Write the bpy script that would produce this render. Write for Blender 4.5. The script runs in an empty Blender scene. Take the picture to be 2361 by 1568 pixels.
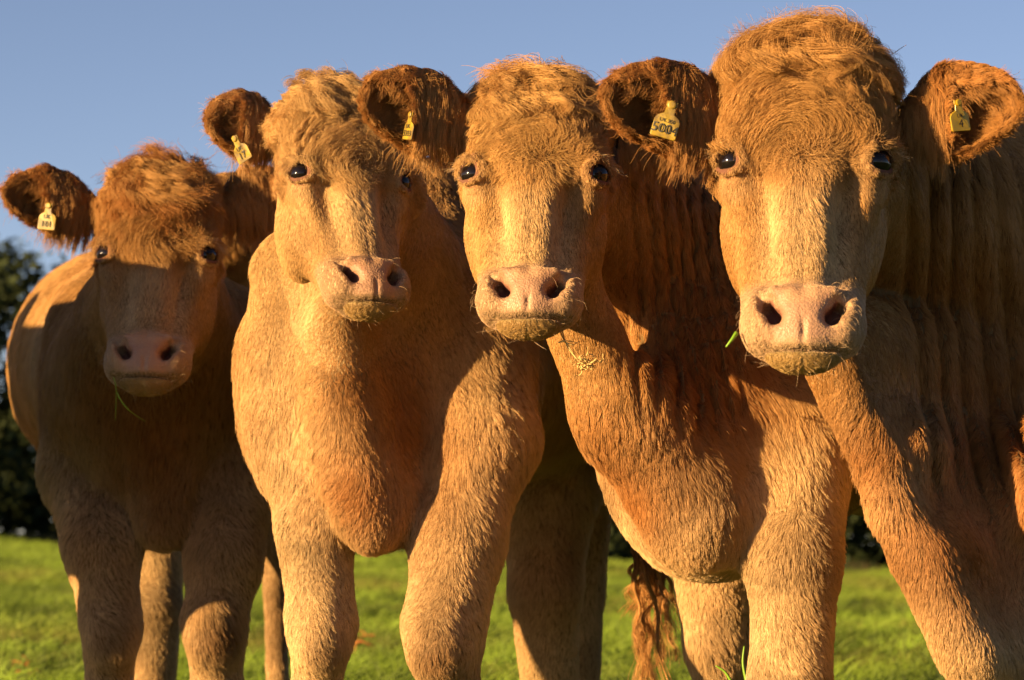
import bpy, math, os
import numpy as np
from mathutils import Vector

# ------------------------------------------------------------------ camera, sky, sun
sc = bpy.context.scene
DEV = float(os.environ.get('DEVQ', '1'))
CAM_H = 0.60
F_PX = 7080.0
CX, CY = 1180.5, 784.0
PITCH = math.atan(466.0 / F_PX)
cam_d = bpy.data.cameras.new('camera')
cam = bpy.data.objects.new('camera', cam_d)
sc.collection.objects.link(cam)
cam.location = (0, 0, CAM_H)
cam.rotation_euler = (math.radians(90) + PITCH, 0, 0)
cam_d.sensor_width = 36.0
cam_d.lens = 36.0 * F_PX / 2361.0
cam_d.clip_start = 0.1
cam_d.clip_end = 3000
cam_d.dof.use_dof = True
cam_d.dof.focus_distance = 5.95
cam_d.dof.aperture_fstop = 6.3
sc.camera = cam

SUN_AZ = math.radians(60)      # to the left of the axis behind the camera
SUN_EL = math.radians(9)
sun_dir = Vector((-math.sin(SUN_AZ) * math.cos(SUN_EL), -math.cos(SUN_AZ) * math.cos(SUN_EL), math.sin(SUN_EL)))
world = bpy.data.worlds.new('World')
sc.world = world
world.use_nodes = True
nt = world.node_tree
bg = nt.nodes['Background']
sky = nt.nodes.new('ShaderNodeTexSky')
sky.sky_type = 'NISHITA'
sky.sun_disc = False
sky.sun_elevation = SUN_EL
sky.sun_rotation = math.pi + SUN_AZ
sky.air_density = 0.5
sky.dust_density = 0.3
sky.ozone_density = 1.4
tint = nt.nodes.new('ShaderNodeMix'); tint.data_type = 'RGBA'; tint.blend_type = 'MULTIPLY'
tint.inputs[0].default_value = 1.0
tint.inputs[7].default_value = (1.31, 1.05, .98, 1)
nt.links.new(sky.outputs[0], tint.inputs[6])
nt.links.new(tint.outputs[2], bg.inputs[0])
bg.inputs[1].default_value = 0.050
sd = bpy.data.lights.new('sun', 'SUN')
so = bpy.data.objects.new('sun', sd)
sc.collection.objects.link(so)
so.rotation_euler = sun_dir.to_track_quat('Z', 'Y').to_euler()
so.location = (-5, -5, 6)
sd.energy = 5.0
sd.angle = math.radians(0.6)
sd.color = (1.0, 0.68, 0.31)
sc.view_settings.view_transform = 'Standard'
sc.view_settings.look = 'None'
sc.view_settings.exposure = 1.68
sc.view_settings.gamma = 1.0
sc.view_settings.use_curve_mapping = False
sc.cycles.max_bounces = 8
sc.cycles.diffuse_bounces = 3
sc.cycles.glossy_bounces = 4
sc.cycles.transmission_bounces = 5

rng = np.random.default_rng(7)
f32 = np.float32
CP, SP = math.cos(PITCH), math.sin(PITCH)

def P(u, v, D):
    a = (u - CX) / F_PX
    b = -(v - CY) / F_PX
    y = CP - b * SP
    z = SP + b * CP
    k = D / y
    return np.array([a * k, D, CAM_H + z * k], dtype=f32)

def px(r, D):
    return r * D / F_PX

# ------------------------------------------------------------------ noise
def _hash(ix, iy, iz, seed):
    h = (ix.astype(np.uint32) * np.uint32(374761393) + iy.astype(np.uint32) * np.uint32(668265263)
         + iz.astype(np.uint32) * np.uint32(2147483647) + np.uint32(seed * 974711 + 13))
    h = (h ^ (h >> np.uint32(13))) * np.uint32(1274126177)
    h = (h ^ (h >> np.uint32(16))) * np.uint32(2246822519)
    h = h ^ (h >> np.uint32(15))
    return (h & np.uint32(0xFFFFFF)).astype(f32) / f32(0x7FFFFF) - f32(1)

def noise(p, freq, seed=0):
    q = p * f32(freq) + f32(1000.0)
    i = np.floor(q)
    f = (q - i).astype(f32)
    i = i.astype(np.int64)
    f = f * f * (3 - 2 * f)
    out = 0
    for dx in (0, 1):
        wx = f[:, 0] if dx else 1 - f[:, 0]
        for dy in (0, 1):
            wy = f[:, 1] if dy else 1 - f[:, 1]
            for dz in (0, 1):
                wz = f[:, 2] if dz else 1 - f[:, 2]
                out = out + wx * wy * wz * _hash(i[:, 0] + dx, i[:, 1] + dy, i[:, 2] + dz, seed)
    return out

def noise3(p, freq, seed=0):
    return np.stack([noise(p, freq, seed), noise(p, freq, seed + 11), noise(p, freq, seed + 23)], 1)

def sstep(a, b, x):
    t = np.clip((x - a) / (b - a), 0, 1)
    return t * t * (3 - 2 * t)

def nrm(v):
    return v / (np.linalg.norm(v, axis=-1, keepdims=True) + 1e-9)

# ------------------------------------------------------------------ signed distance pieces
def ell(p, c, r):
    c = np.asarray(c, f32); r = np.asarray(r, f32)
    q = (p - c) / r
    k0 = np.sqrt((q * q).sum(1))
    q2 = q / r
    k1 = np.sqrt((q2 * q2).sum(1)) + 1e-6
    return k0 * (k0 - 1) / k1

def cone(p, a, b, ra, rb):
    a = np.asarray(a, f32); b = np.asarray(b, f32)
    ab = b - a
    t = np.clip(((p - a) @ ab) / (ab @ ab), 0, 1)
    d = p - a - t[:, None] * ab
    return np.sqrt((d * d).sum(1)) - (ra + (rb - ra) * t)

def smin(a, b, k):
    h = np.clip(0.5 + 0.5 * (b - a) / k, 0, 1)
    return b + (a - b) * h - k * h * (1 - h)

def ssub(a, b, k):        # a minus b
    return -smin(-a, b, k)

# ------------------------------------------------------------------ surface nets
def mesh_sdf(f, xs, ys, zs):
    xs, ys, zs = [np.asarray(a, f32) for a in (xs, ys, zs)]
    def pad(a):
        n = (-(len(a) - 1)) % 4
        return np.concatenate([a, a[-1] + (a[-1] - a[-2]) * np.arange(1, n + 1, dtype=f32)]) if n else a
    xs, ys, zs = pad(xs), pad(ys), pad(zs)
    nx, ny, nz = len(xs), len(ys), len(zs)
    cxs, cys, czs = xs[::4], ys[::4], zs[::4]
    G = np.stack(np.meshgrid(cxs, cys, czs, indexing='ij'), -1).reshape(-1, 3)
    cv = f(G).reshape(len(cxs), len(cys), len(czs)).astype(f32)
    mn = np.abs(cv)
    m8 = None; lo = None; hi = None
    for i in (0, 1):
        for j in (0, 1):
            for k in (0, 1):
                s = mn[i:mn.shape[0] - 1 + i, j:mn.shape[1] - 1 + j, k:mn.shape[2] - 1 + k]
                v = cv[i:mn.shape[0] - 1 + i, j:mn.shape[1] - 1 + j, k:mn.shape[2] - 1 + k]
                m8 = s if m8 is None else np.minimum(m8, s)
                lo = v if lo is None else np.minimum(lo, v)
                hi = v if hi is None else np.maximum(hi, v)
    diag = np.sqrt(np.diff(cxs)[:, None, None] ** 2 + np.diff(cys)[None, :, None] ** 2 + np.diff(czs)[None, None, :] ** 2)
    near = (m8 < diag * 0.75) | ((lo < 0) & (hi > 0))
    big = np.repeat(np.repeat(np.repeat(near, 4, 0), 4, 1), 4, 2)
    mask = np.zeros((nx, ny, nz), bool)
    mask[:-1, :-1, :-1] = big
    mask[1:] |= mask[:-1]; mask[:, 1:] |= mask[:, :-1]; mask[:, :, 1:] |= mask[:, :, :-1]
    val = np.repeat(np.repeat(np.repeat(cv, 4, 0), 4, 1), 4, 2)[:nx, :ny, :nz].copy()
    ii, jj, kk = np.nonzero(mask)
    pts = np.stack([xs[ii], ys[jj], zs[kk]], 1)
    out = np.empty(len(pts), f32)
    for s in range(0, len(pts), 400000):
        out[s:s + 400000] = f(pts[s:s + 400000])
    val[ii, jj, kk] = out
    S = val < 0
    c0 = S[:-1, :-1, :-1]
    act = np.zeros(c0.shape, bool)
    for i in (0, 1):
        for j in (0, 1):
            for k in (0, 1):
                act |= S[i:nx - 1 + i, j:ny - 1 + j, k:nz - 1 + k] != c0
    ci, cj, ck = np.nonzero(act)
    vid = np.full(c0.shape, -1, np.int32)
    vid[ci, cj, ck] = np.arange(len(ci))
    acc = np.zeros((len(ci), 3), f32); cnt = np.zeros(len(ci), f32)
    corners = [(i, j, k) for i in (0, 1) for j in (0, 1) for k in (0, 1)]
    cvv = {c: val[ci + c[0], cj + c[1], ck + c[2]] for c in corners}
    cpp = {c: np.stack([xs[ci + c[0]], ys[cj + c[1]], zs[ck + c[2]]], 1) for c in corners}
    for a in corners:
        for ax in range(3):
            if a[ax] == 0:
                b = list(a); b[ax] = 1; b = tuple(b)
                va, vb = cvv[a], cvv[b]
                m = (va < 0) != (vb < 0)
                t = np.where(m, va / np.where(m, va - vb, 1), 0)
                acc += np.where(m[:, None], cpp[a] + (cpp[b] - cpp[a]) * t[:, None], 0)
                cnt += m
    V = acc / cnt[:, None]
    quads = []
    # x edges
    m = S[:-1, 1:-1, 1:-1] != S[1:, 1:-1, 1:-1]
    i, j, k = np.nonzero(m); j = j + 1; k = k + 1
    q = np.stack([vid[i, j - 1, k - 1], vid[i, j, k - 1], vid[i, j, k], vid[i, j - 1, k]], 1)
    fl = ~S[i, j, k]; q[fl] = q[fl][:, ::-1]; quads.append(q)
    m = S[1:-1, :-1, 1:-1] != S[1:-1, 1:, 1:-1]
    i, j, k = np.nonzero(m); i = i + 1; k = k + 1
    q = np.stack([vid[i - 1, j, k - 1], vid[i - 1, j, k], vid[i, j, k], vid[i, j, k - 1]], 1)
    fl = ~S[i, j, k]; q[fl] = q[fl][:, ::-1]; quads.append(q)
    m = S[1:-1, 1:-1, :-1] != S[1:-1, 1:-1, 1:]
    i, j, k = np.nonzero(m); i = i + 1; j = j + 1
    q = np.stack([vid[i - 1, j - 1, k], vid[i, j - 1, k], vid[i, j, k], vid[i - 1, j, k]], 1)
    fl = ~S[i, j, k]; q[fl] = q[fl][:, ::-1]; quads.append(q)
    Q = np.concatenate(quads)
    Q = Q[(Q >= 0).all(1)]
    # normals from the field and one projection step
    e = f32(0.0015)
    def grad(p):
        g = np.empty_like(p)
        for ax in range(3):
            d = np.zeros(3, f32); d[ax] = e
            g[:, ax] = f(p + d) - f(p - d)
        return g / (2 * e)
    g = grad(V); fv = f(V)
    g2 = (g * g).sum(1) + 1e-6
    step = np.clip(fv / g2, -0.006, 0.006)
    V = (V - g * step[:, None]).astype(f32)
    N = nrm(g)
    return V, Q, N

def make_mesh(name, V, Q, mat=None, col=None, smooth=True, extra=None):
    me = bpy.data.meshes.new(name)
    n = Q.shape[1]
    me.vertices.add(len(V)); me.vertices.foreach_set('co', np.ascontiguousarray(V, f32).ravel())
    me.loops.add(Q.size); me.loops.foreach_set('vertex_index', np.ascontiguousarray(Q, np.int32).ravel())
    me.polygons.add(len(Q)); me.polygons.foreach_set('loop_start', np.arange(0, Q.size, n, dtype=np.int32))
    me.update(calc_edges=True)
    if smooth:
        me.polygons.foreach_set('use_smooth', np.ones(len(Q), bool))
    for nm, c in (('col', col), ('aux', extra)):
        if c is not None:
            a = me.color_attributes.new(nm, 'FLOAT_COLOR', 'POINT')
            a.data.foreach_set('color', np.concatenate([c, np.ones((len(c), 1))], 1).astype(f32).ravel())
    if mat: me.materials.append(mat)
    return me

def obj(name, data, parent=None, **props):
    o = bpy.data.objects.new(name, data)
    sc.collection.objects.link(o)
    if parent is not None:
        o.parent = parent
        o.matrix_parent_inverse = parent.matrix_world.inverted()
    for k, v in props.items():
        o[k] = v
    return o

def empty(name, loc, label, cat, group=None):
    o = bpy.data.objects.new(name, None)
    o.location = loc
    o.empty_display_size = 0.1
    sc.collection.objects.link(o)
    o['label'] = label; o['category'] = cat
    if group: o['group'] = group
    bpy.context.view_layer.update()
    return o

# ------------------------------------------------------------------ materials
def new_mat(name):
    m = bpy.data.materials.new(name); m.use_nodes = True
    return m, m.node_tree, m.node_tree.nodes['Principled BSDF']

def bump(ntr, bs, scale, strength, dist=0.002, detail=4, vor=False):
    t = ntr.nodes.new('ShaderNodeTexVoronoi' if vor else 'ShaderNodeTexNoise')
    t.inputs['Scale'].default_value = scale
    if not vor: t.inputs['Detail'].default_value = detail
    b = ntr.nodes.new('ShaderNodeBump'); b.inputs['Strength'].default_value = strength
    b.inputs['Distance'].default_value = dist
    tc = ntr.nodes.new('ShaderNodeTexCoord')
    ntr.links.new(tc.outputs['Object'], t.inputs['Vector'])
    ntr.links.new(t.outputs[0], b.inputs['Height'])
    ntr.links.new(b.outputs[0], bs.inputs['Normal'])
    return t, b

def hide_material():
    m, t, b = new_mat('hide')
    a = t.nodes.new('ShaderNodeAttribute'); a.attribute_name = 'col'
    x = t.nodes.new('ShaderNodeAttribute'); x.attribute_name = 'aux'    # r: bare skin, g: wet
    t.links.new(a.outputs['Color'], b.inputs['Base Color'])
    sep = t.nodes.new('ShaderNodeSeparateColor'); t.links.new(x.outputs['Color'], sep.inputs[0])
    mr = t.nodes.new('ShaderNodeMapRange')
    mr.inputs['To Min'].default_value = 0.9; mr.inputs['To Max'].default_value = 0.48
    t.links.new(sep.outputs[1], mr.inputs['Value']); t.links.new(mr.outputs[0], b.inputs['Roughness'])
    tc = t.nodes.new('ShaderNodeTexCoord')
    v = t.nodes.new('ShaderNodeTexVoronoi'); v.inputs['Scale'].default_value = 230
    nz = t.nodes.new('ShaderNodeTexNoise'); nz.inputs['Scale'].default_value = 60; nz.inputs['Detail'].default_value = 5
    nd = t.nodes.new('ShaderNodeVectorMath'); nd.operation = 'MULTIPLY_ADD'
    nd.inputs[1].default_value = (0.008,) * 3
    t.links.new(tc.outputs['Object'], nz.inputs['Vector'])
    t.links.new(nz.outputs['Color'], nd.inputs[0]); t.links.new(tc.outputs['Object'], nd.inputs[2])
    t.links.new(nd.outputs[0], v.inputs['Vector'])
    mu = t.nodes.new('ShaderNodeMath'); mu.operation = 'MULTIPLY'
    t.links.new(v.outputs['Distance'], mu.inputs[0]); t.links.new(sep.outputs[1], mu.inputs[1])
    bp = t.nodes.new('ShaderNodeBump'); bp.inputs['Strength'].default_value = 0.34; bp.inputs['Distance'].default_value = 0.0035
    t.links.new(mu.outputs[0], bp.inputs['Height']); t.links.new(bp.outputs[0], b.inputs['Normal'])
    b.inputs['Subsurface Weight'].default_value = 0.0
    b.inputs['Specular IOR Level'].default_value = 0.3
    return m
M_HIDE = hide_material()

def fur_material(name, rough=0.35, trans=0.0):
    m = bpy.data.materials.new(name); m.use_nodes = True
    t = m.node_tree; b = t.nodes['Principled BSDF']
    a = t.nodes.new('ShaderNodeAttribute'); a.attribute_name = 'col'
    t.links.new(a.outputs['Color'], b.inputs['Base Color'])
    # hair: paler towards the tip
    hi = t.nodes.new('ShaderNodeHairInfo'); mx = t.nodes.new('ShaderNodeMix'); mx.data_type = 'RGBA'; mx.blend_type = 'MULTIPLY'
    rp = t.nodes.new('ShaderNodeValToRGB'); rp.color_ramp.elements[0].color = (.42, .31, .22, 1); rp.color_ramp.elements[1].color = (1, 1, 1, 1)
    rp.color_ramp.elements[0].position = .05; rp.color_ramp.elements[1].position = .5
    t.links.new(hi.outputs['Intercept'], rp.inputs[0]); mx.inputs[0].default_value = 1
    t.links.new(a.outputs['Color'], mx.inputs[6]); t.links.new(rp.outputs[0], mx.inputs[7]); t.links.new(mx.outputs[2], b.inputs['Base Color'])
    b.inputs['Roughness'].default_value = rough
    b.inputs['Specular IOR Level'].default_value = .35
    b.inputs['Specular Tint'].default_value = (1.0, .75, .5, 1)
    tr = t.nodes.new('ShaderNodeBsdfTranslucent'); mm = t.nodes.new('ShaderNodeMixShader'); mm.inputs[0].default_value = .22
    t.links.new(mx.outputs[2], tr.inputs['Color']); t.links.new(b.outputs[0], mm.inputs[1]); t.links.new(tr.outputs[0], mm.inputs[2])
    t.links.new(mm.outputs[0], t.nodes['Material Output'].inputs['Surface'])
    return m
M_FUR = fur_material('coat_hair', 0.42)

def plain(name, col, rough=0.6, spec=0.5, sub=0):
    m, t, b = new_mat(name)
    b.inputs['Base Color'].default_value = (*col, 1)
    b.inputs['Roughness'].default_value = rough
    b.inputs['Specular IOR Level'].default_value = spec
    return m, t, b
M_EYE = plain('eye_gloss', (0.006, 0.004, 0.004), 0.06, 0.4)[0]
M_TAG, _t, _b = plain('ear_tag_plastic', (0.42, 0.26, 0.010), 0.35)
_n, _ = bump(_t, _b, 60, 0.2)
_b.inputs['Transmission Weight'].default_value = 0.0
def shaded_tag():  # darker, mottled copy of the tag plastic: the ear's shade painted into its colour
    m, t, b = plain('shaded_tag_plastic', (.3, .2, .01), 0.5)
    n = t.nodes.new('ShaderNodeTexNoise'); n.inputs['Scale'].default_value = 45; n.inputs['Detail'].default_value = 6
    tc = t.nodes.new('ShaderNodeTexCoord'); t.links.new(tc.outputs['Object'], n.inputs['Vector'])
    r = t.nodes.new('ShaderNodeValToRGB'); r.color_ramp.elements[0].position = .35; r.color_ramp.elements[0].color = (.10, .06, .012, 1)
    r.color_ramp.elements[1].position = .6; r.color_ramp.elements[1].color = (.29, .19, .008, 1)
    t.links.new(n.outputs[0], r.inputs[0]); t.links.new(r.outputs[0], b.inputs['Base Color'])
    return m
M_TAG_SHADED = shaded_tag()
M_INK = plain('black_print', (0.015, 0.012, 0.01), 0.6)[0]

# ------------------------------------------------------------------ hair curves
def hair_object(name, pts, r0, r1, col, parent, mat=None, **props):
    """pts (n,k,3) world, r0/r1 radii (n,), col (n,3)"""
    n, k, _ = pts.shape
    c = bpy.data.hair_curves.new(name)
    c.add_curves([k] * n)
    c.points.foreach_set('position', np.ascontiguousarray(pts, f32).ravel())
    s = np.linspace(0, 1, k, dtype=f32)[None]
    rad = np.asarray(r0, f32).reshape(-1, 1) * (1 - s ** 2) + np.asarray(r1, f32).reshape(-1, 1) * s ** 2
    rad = np.broadcast_to(rad, (n, k))
    a = c.attributes.get('radius') or c.attributes.new('radius', 'FLOAT', 'POINT')
    a.data.foreach_set('value', np.ascontiguousarray(rad, f32).ravel())
    a = c.attributes.new('col', 'FLOAT_COLOR', 'CURVE')
    a.data.foreach_set('color', np.concatenate([col, np.ones((n, 1))], 1).astype(f32).ravel())
    c.materials.append(mat or M_FUR)
    return obj(name, c, parent, **props)

def sample(V, Q, N, density, wv):
    """area weighted points on the quads, density per m2, vertex weight wv in 0..1"""
    T = np.concatenate([Q[:, [0, 1, 2]], Q[:, [0, 2, 3]]])
    A, B, C = V[T[:, 0]], V[T[:, 1]], V[T[:, 2]]
    area = 0.5 * np.linalg.norm(np.cross(B - A, C - A), axis=1)
    w = wv[T].mean(1) * area
    tot = w.sum() * density
    n = int(tot)
    cdf = np.cumsum(w); cdf /= cdf[-1]
    ti = np.searchsorted(cdf, rng.random(n))
    u, v = rng.random((2, n)).astype(f32)
    fl = u + v > 1; u[fl] = 1 - u[fl]; v[fl] = 1 - v[fl]
    b = np.stack([1 - u - v, u, v], 1)
    t = T[ti]
    p = (V[t] * b[:, :, None]).sum(1); nn = nrm((N[t] * b[:, :, None]).sum(1))
    return p.astype(f32), nn.astype(f32)

def grow(p, n, d, L, lift, curl, cfreq, csize, pull, jitter, k=6, seed=1, grav=0.0, ph_freq=14):
    """strands from roots p along field d"""
    N_ = len(p)
    w = p + noise3(p, 40, seed) * 0.006
    cell = np.floor(w / csize[:, None] if np.ndim(csize) else w / csize).astype(np.int64)
    key = cell[:, 0] * 73856093 ^ cell[:, 1] * 19349663 ^ cell[:, 2] * 83492791
    _, inv = np.unique(key, return_inverse=True)
    nc = inv.max() + 1
    cnt = np.bincount(inv, minlength=nc).astype(f32)
    cen = np.stack([np.bincount(inv, p[:, i], nc) / cnt for i in range(3)], 1).astype(f32)
    crand = rng.standard_normal((nc, 3)).astype(f32)
    clen = rng.random(nc).astype(f32)
    L = L * (0.8 + 0.4 * rng.random(N_)) * (0.75 + 0.5 * clen[inv])
    d = d + crand[inv] * jitter * 0.8 + rng.standard_normal((N_, 3)) * jitter * 0.35
    t = nrm(d - n * (d * n).sum(1, keepdims=True))
    side = np.cross(n, t)
    lift = np.broadcast_to(lift, (N_,))
    lift = lift * (0.8 + 0.4 * rng.random(N_)) + crand[inv, 0] * 0.06
    s = np.linspace(0, 1, k, dtype=f32)
    ph = (noise(p, ph_freq, seed + 5) * 5.0 + crand[inv, 1] * 0.6)
    curl = np.broadcast_to(curl, (N_,)); cfreq = np.broadcast_to(cfreq, (N_,))
    pts = np.empty((N_, k, 3), f32)
    for i, si in enumerate(s):
        a = ph + cfreq * si * 6.283
        off = t * (L * si)[:, None] + n * (L * lift * (si - 0.45 * si * si))[:, None]
        amp = (curl * L * min(1.0, si * 1.6))[:, None]
        off = off + side * np.sin(a)[:, None] * amp - side * np.sin(ph)[:, None] * amp * (1 - si) \
            + n * (np.cos(a)[:, None] * 0.5 + 0.4) * amp + t * np.cos(a)[:, None] * 0.3 * amp
        off = off + (cen[inv] - p) * (np.reshape(pull, (-1, 1)) * si ** 1.3)
        off[:, 2] -= grav * L * si * si
        pts[:, i] = p + off
    pts[:, 0] -= n * 0.001
    return pts, inv, clen

# ------------------------------------------------------------------ the head
def head_sdf(p, mood=0.0):
    """x across (mirrored), y into the head, z up the face; metres"""
    q = p.copy(); q[:, 0] = np.abs(q[:, 0])
    h = ell(p, (0, .125, .06), (.124, .13, .150))
    h = smin(h, ell(p, (0, .062, .085), (.118, .066, .105)), .03)
    h = smin(h, ell(q, (.050, .110, .105), (.076, .10, .115)), .04)
    h = smin(h, ell(p, (0, .105, .205), (.112, .080, .055)), .08)
    h = smin(h, ell(q, (.098, .070, .000), (.036, .050, .042)), .03)            # orbit
    h = smin(h, cone(q, (.074, .032, .034), (.124, .058, .026), .018, .016), .02)
    h = ssub(h, ell(q, (.142, .090, .085), (.020, .050, .040)), .03)   # brow
    h = smin(h, cone(p, (0, .066, -.02), (0, .058, -.235), .054, .040), .03)      # nasal bridge
    h = smin(h, cone(q, (.020, .054, -.04), (.014, .045, -.235), .036, .030), .02)
    h = smin(h, ell(q, (.078, .175, -.045), (.056, .11, .120)), .035)             # cheek
    h = smin(h, cone(q, (.072, .150, -.06), (.042, .100, -.26), .052, .036), .03)
    h = smin(h, cone(q, (.100, .080, -.030), (.062, .085, -.15), .026, .022), .022)   # facial crest
    h = ssub(h, ell(q, (.074, .026, -.105), (.018, .018, .070)), .035)
    # muzzle
    h = smin(h, ell(p, (0, .058, -.276), (.067, .060, .056)), .03)
    h = smin(h, cone(q, (.058, .100, -.15), (.062, .066, -.262), .040, .036), .03)
    h = smin(h, ell(q, (.058, .052, -.283), (.034, .046, .035)), .025)
    h = smin(h, ell(q, (.066, .042, -.264), (.022, .030, .036)), .018)            # nostril wing
    h = smin(h, ell(p, (0, .020, -.278), (.044, .026, .050)), .016)               # nose pad
    h = smin(h, cone(q, (.022, .008, -.246), (.046, .009, -.240), .010, .009), .016)
    h = smin(h, cone(q, (0, .022, -.313), (.056, .034, -.298), .018, .018), .014)
    # lower jaw
    j = cone(p, (0, .15, -.19), (0, .078, -.300), .056, .032)
    j = smin(j, ell(p, (0, .050, -.322), (.058, .038, .024)), .02)
    j = smin(j, cone(q, (.060, .160, -.13), (.030, .085, -.290), .046, .032), .03)
    h = smin(h, j, .012)
    # mouth
    q2 = q.copy(); q2[:, 2] -= q[:, 0] ** 2 * 2.6
    h = ssub(h, ell(q2, (0, .038, -.3300), (.080, .058, .0028)), .005)
    # nostrils
    nos = cone(q, (.043, -.008, -.284), (.060, .006, -.257), .0150, .0125)
    nos = smin(nos, cone(q, (.046, .002, -.281), (.046, .055, -.266), .0145, .010), .01)
    nos = smin(nos, cone(q, (.059, .010, -.262), (.054, .055, -.256), .0125, .009), .01)
    nos = smin(nos, cone(q, (.060, .010, -.256), (.072, .022, -.236), .010, .006), .006)
    h = ssub(h, nos, .008)
    h = ssub(h, ell(p, (0, -.014, -.312), (.002, .016, .016)), .010)              # philtrum
    # eye opening and lids
    ec = np.array((.1145, .0490, .001), f32); qe = ec + (q - ec) / f32(1.16)
    h = ssub(h, 1.16 * ell(qe, (.129, .038, -.001), (.0235, .021, .0180)), .005)
    def chain(pts, r):
        o = None
        for a, b in zip(pts[:-1], pts[1:]):
            c = 1.16 * cone(qe, a, b, r, r)
            o = c if o is None else smin(o, c, .004)
        return o
    lid = chain([(.103, .027, -.009), (.105, .023, .004), (.114, .020, .0160), (.128, .031, .0180), (.139, .056, .010)], .0062)
    lid2 = chain([(.103, .027, -.012), (.107, .026, -.018), (.116, .030, -.0225), (.128, .043, -.018), (.138, .058, -.006)], .0036)
    h = smin(h, smin(lid, lid2, .004), .012)
    return h

EYE_C = np.array((.1145, .0490, .001)); EYE_R = .0278

class Head:
    def __init__(s, u, v, D, scale, pitch, yaw, roll, stretch=1.0):
        s.scale = scale; s.st = np.array((1, 1, stretch), f32)
        a, b, c = math.radians(pitch), math.radians(yaw), math.radians(roll)
        Rx = np.array([[1, 0, 0], [0, math.cos(a), math.sin(a)], [0, -math.sin(a), math.cos(a)]])
        Rz = np.array([[math.cos(b), -math.sin(b), 0], [math.sin(b), math.cos(b), 0], [0, 0, 1]])
        Ry = np.array([[math.cos(c), 0, math.sin(c)], [0, 1, 0], [-math.sin(c), 0, math.cos(c)]])
        s.R = (Rz @ Ry @ Rx).astype(f32)
        s.o = P(u, v, D) - s.R @ (np.array((0, .03, 0)) * scale)
        s.o = s.o.astype(f32)
    def loc(s, p):
        return ((p - s.o) @ s.R / f32(s.scale) / s.st).astype(f32)
    def wor(s, q):
        return (np.asarray(q, f32) * s.scale * s.st) @ s.R.T + s.o
    def vec(s, v):
        return np.asarray(v, f32) @ s.R.T

# ------------------------------------------------------------------ cows
def G(u, D):                     # a point on the ground under image column u
    q = P(u, 1250, D); q[2] = .02
    return q

def body_parts(spec):
    out = []
    for s in spec:
        k = s[-1]
        if s[0] == 'W':
            out.append(('c', np.array(s[1][:3], f32), np.array(s[2][:3], f32), s[1][3], s[2][3], k))
        elif s[0] in 'cs':
            a, b = s[1], s[2]
            pa = P(*a[:3]); ra = px(a[3], a[2])
            if b[0] == 'g':
                pb = G(b[1], b[2]); rb = px(b[3], b[2])
            else:
                pb = P(*b[:3]); rb = px(b[3], b[2])
            if s[0] == 's': pb = pb.copy(); pb[1] = pa[1]
            out.append((s[0], pa, pb, ra, rb, k))
        else:
            c = P(*s[1]); D = s[1][2]
            out.append(('e', c, (px(s[2][0], D), s[2][1], px(s[2][2], D)), None, None, k))
    return out

def body_field(parts, head, folds):
    R = .33 * head.scale
    cen = head.wor((0, .10, -.09))
    def f(p):
        d = np.full(len(p), 9.0, f32)
        for kind, a, b, ra, rb, k in parts:
            if kind == 's':
                ps = p.copy(); ps[:, 1] = a[1] + (p[:, 1] - a[1]) / 3
                e = cone(ps, a, b, ra, rb)
            else:
                e = cone(p, a, b, ra, rb) if kind == 'c' else ell(p, a, b)
            d = smin(d, e, k)
        d = d + folds(p, np.abs(d) < .12) if folds else d
        r = np.sqrt(((p - cen) ** 2).sum(1))
        m = r < R + .16
        h = r - R + .03
        if m.any():
            h[m] = head_sdf(head.loc(p[m])) * head.scale
        # the head keeps its own outline in front, and runs into the neck behind
        return smin(d, h, .045).astype(f32)
    return f

def axis(lo, hi, flo, fhi, fine, coarse):
    a = [flo]
    mid = list(np.arange(flo, fhi, fine))
    left = []; x = flo; st = fine
    while x > lo:
        st = min(st * 1.25, coarse); x -= st; left.append(x)
    right = []; x = mid[-1]; st = fine
    while x < hi:
        st = min(st * 1.25, coarse); x += st; right.append(x)
    return np.array(left[::-1] + mid + right, f32)

def fold_fn(u0, u1, v0, v1, D, period, amp, slant=0.0, seed=0):
    a = P(u0, v0, D); b = P(u1, v1, D)
    x0, x1, z0, z1 = a[0], b[0], b[2], a[2]
    per = px(period, D)
    def fn(p, m):
        o = np.zeros(len(p), f32)
        q = p[m]; qz = np.array((1, 1, .22), f32)
        if len(q):
            w = sstep(x0, x0 + .06, q[:, 0]) * sstep(x1, x1 - .06, q[:, 0]) * sstep(z0 - .02, z0 + .12, q[:, 2]) * sstep(z1 + .03, z1 - .08, q[:, 2])
            ph = (q[:, 0] + slant * (q[:, 2] - z0) + .012 * noise(q * qz, 5, seed)) / per * 6.283 + 1.4 * noise(q * qz, 9, seed + 3)
            s = .5 + .5 * np.sin(ph)
            o[m] = (s ** 1.6) * w * amp * (.45 + 1.5 * np.clip(noise(q * qz, 5, seed + 7) + .2, 0, 1)) * (.5 + np.clip(noise(q, 4, seed + 9) + .5, 0, 1))
        return o
    return fn

def add_folds(*fs):
    def fn(p, m):
        o = 0
        for f in fs: o = o + f(p, m)
        return o
    return fn

def lumps(amp, seed):
    def fn(p, m):
        o = np.zeros(len(p), f32)
        q = p[m]
        if len(q): o[m] = noise(q * np.array((1, 1, .5), f32), 9, seed) * amp + noise(q * np.array((1, 1, .45), f32), 4.5, seed + 5) * .010 + noise(q, 22, seed + 1) * amp * .35
        return o
    return fn

CREAM = np.array((.47, .275, .100)); RED = np.array((.27, .095, .022)); PALE = np.array((.64, .455, .24)); RUST = np.array((.36, .135, .030)); DARKR = np.array((.13, .05, .016))

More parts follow.
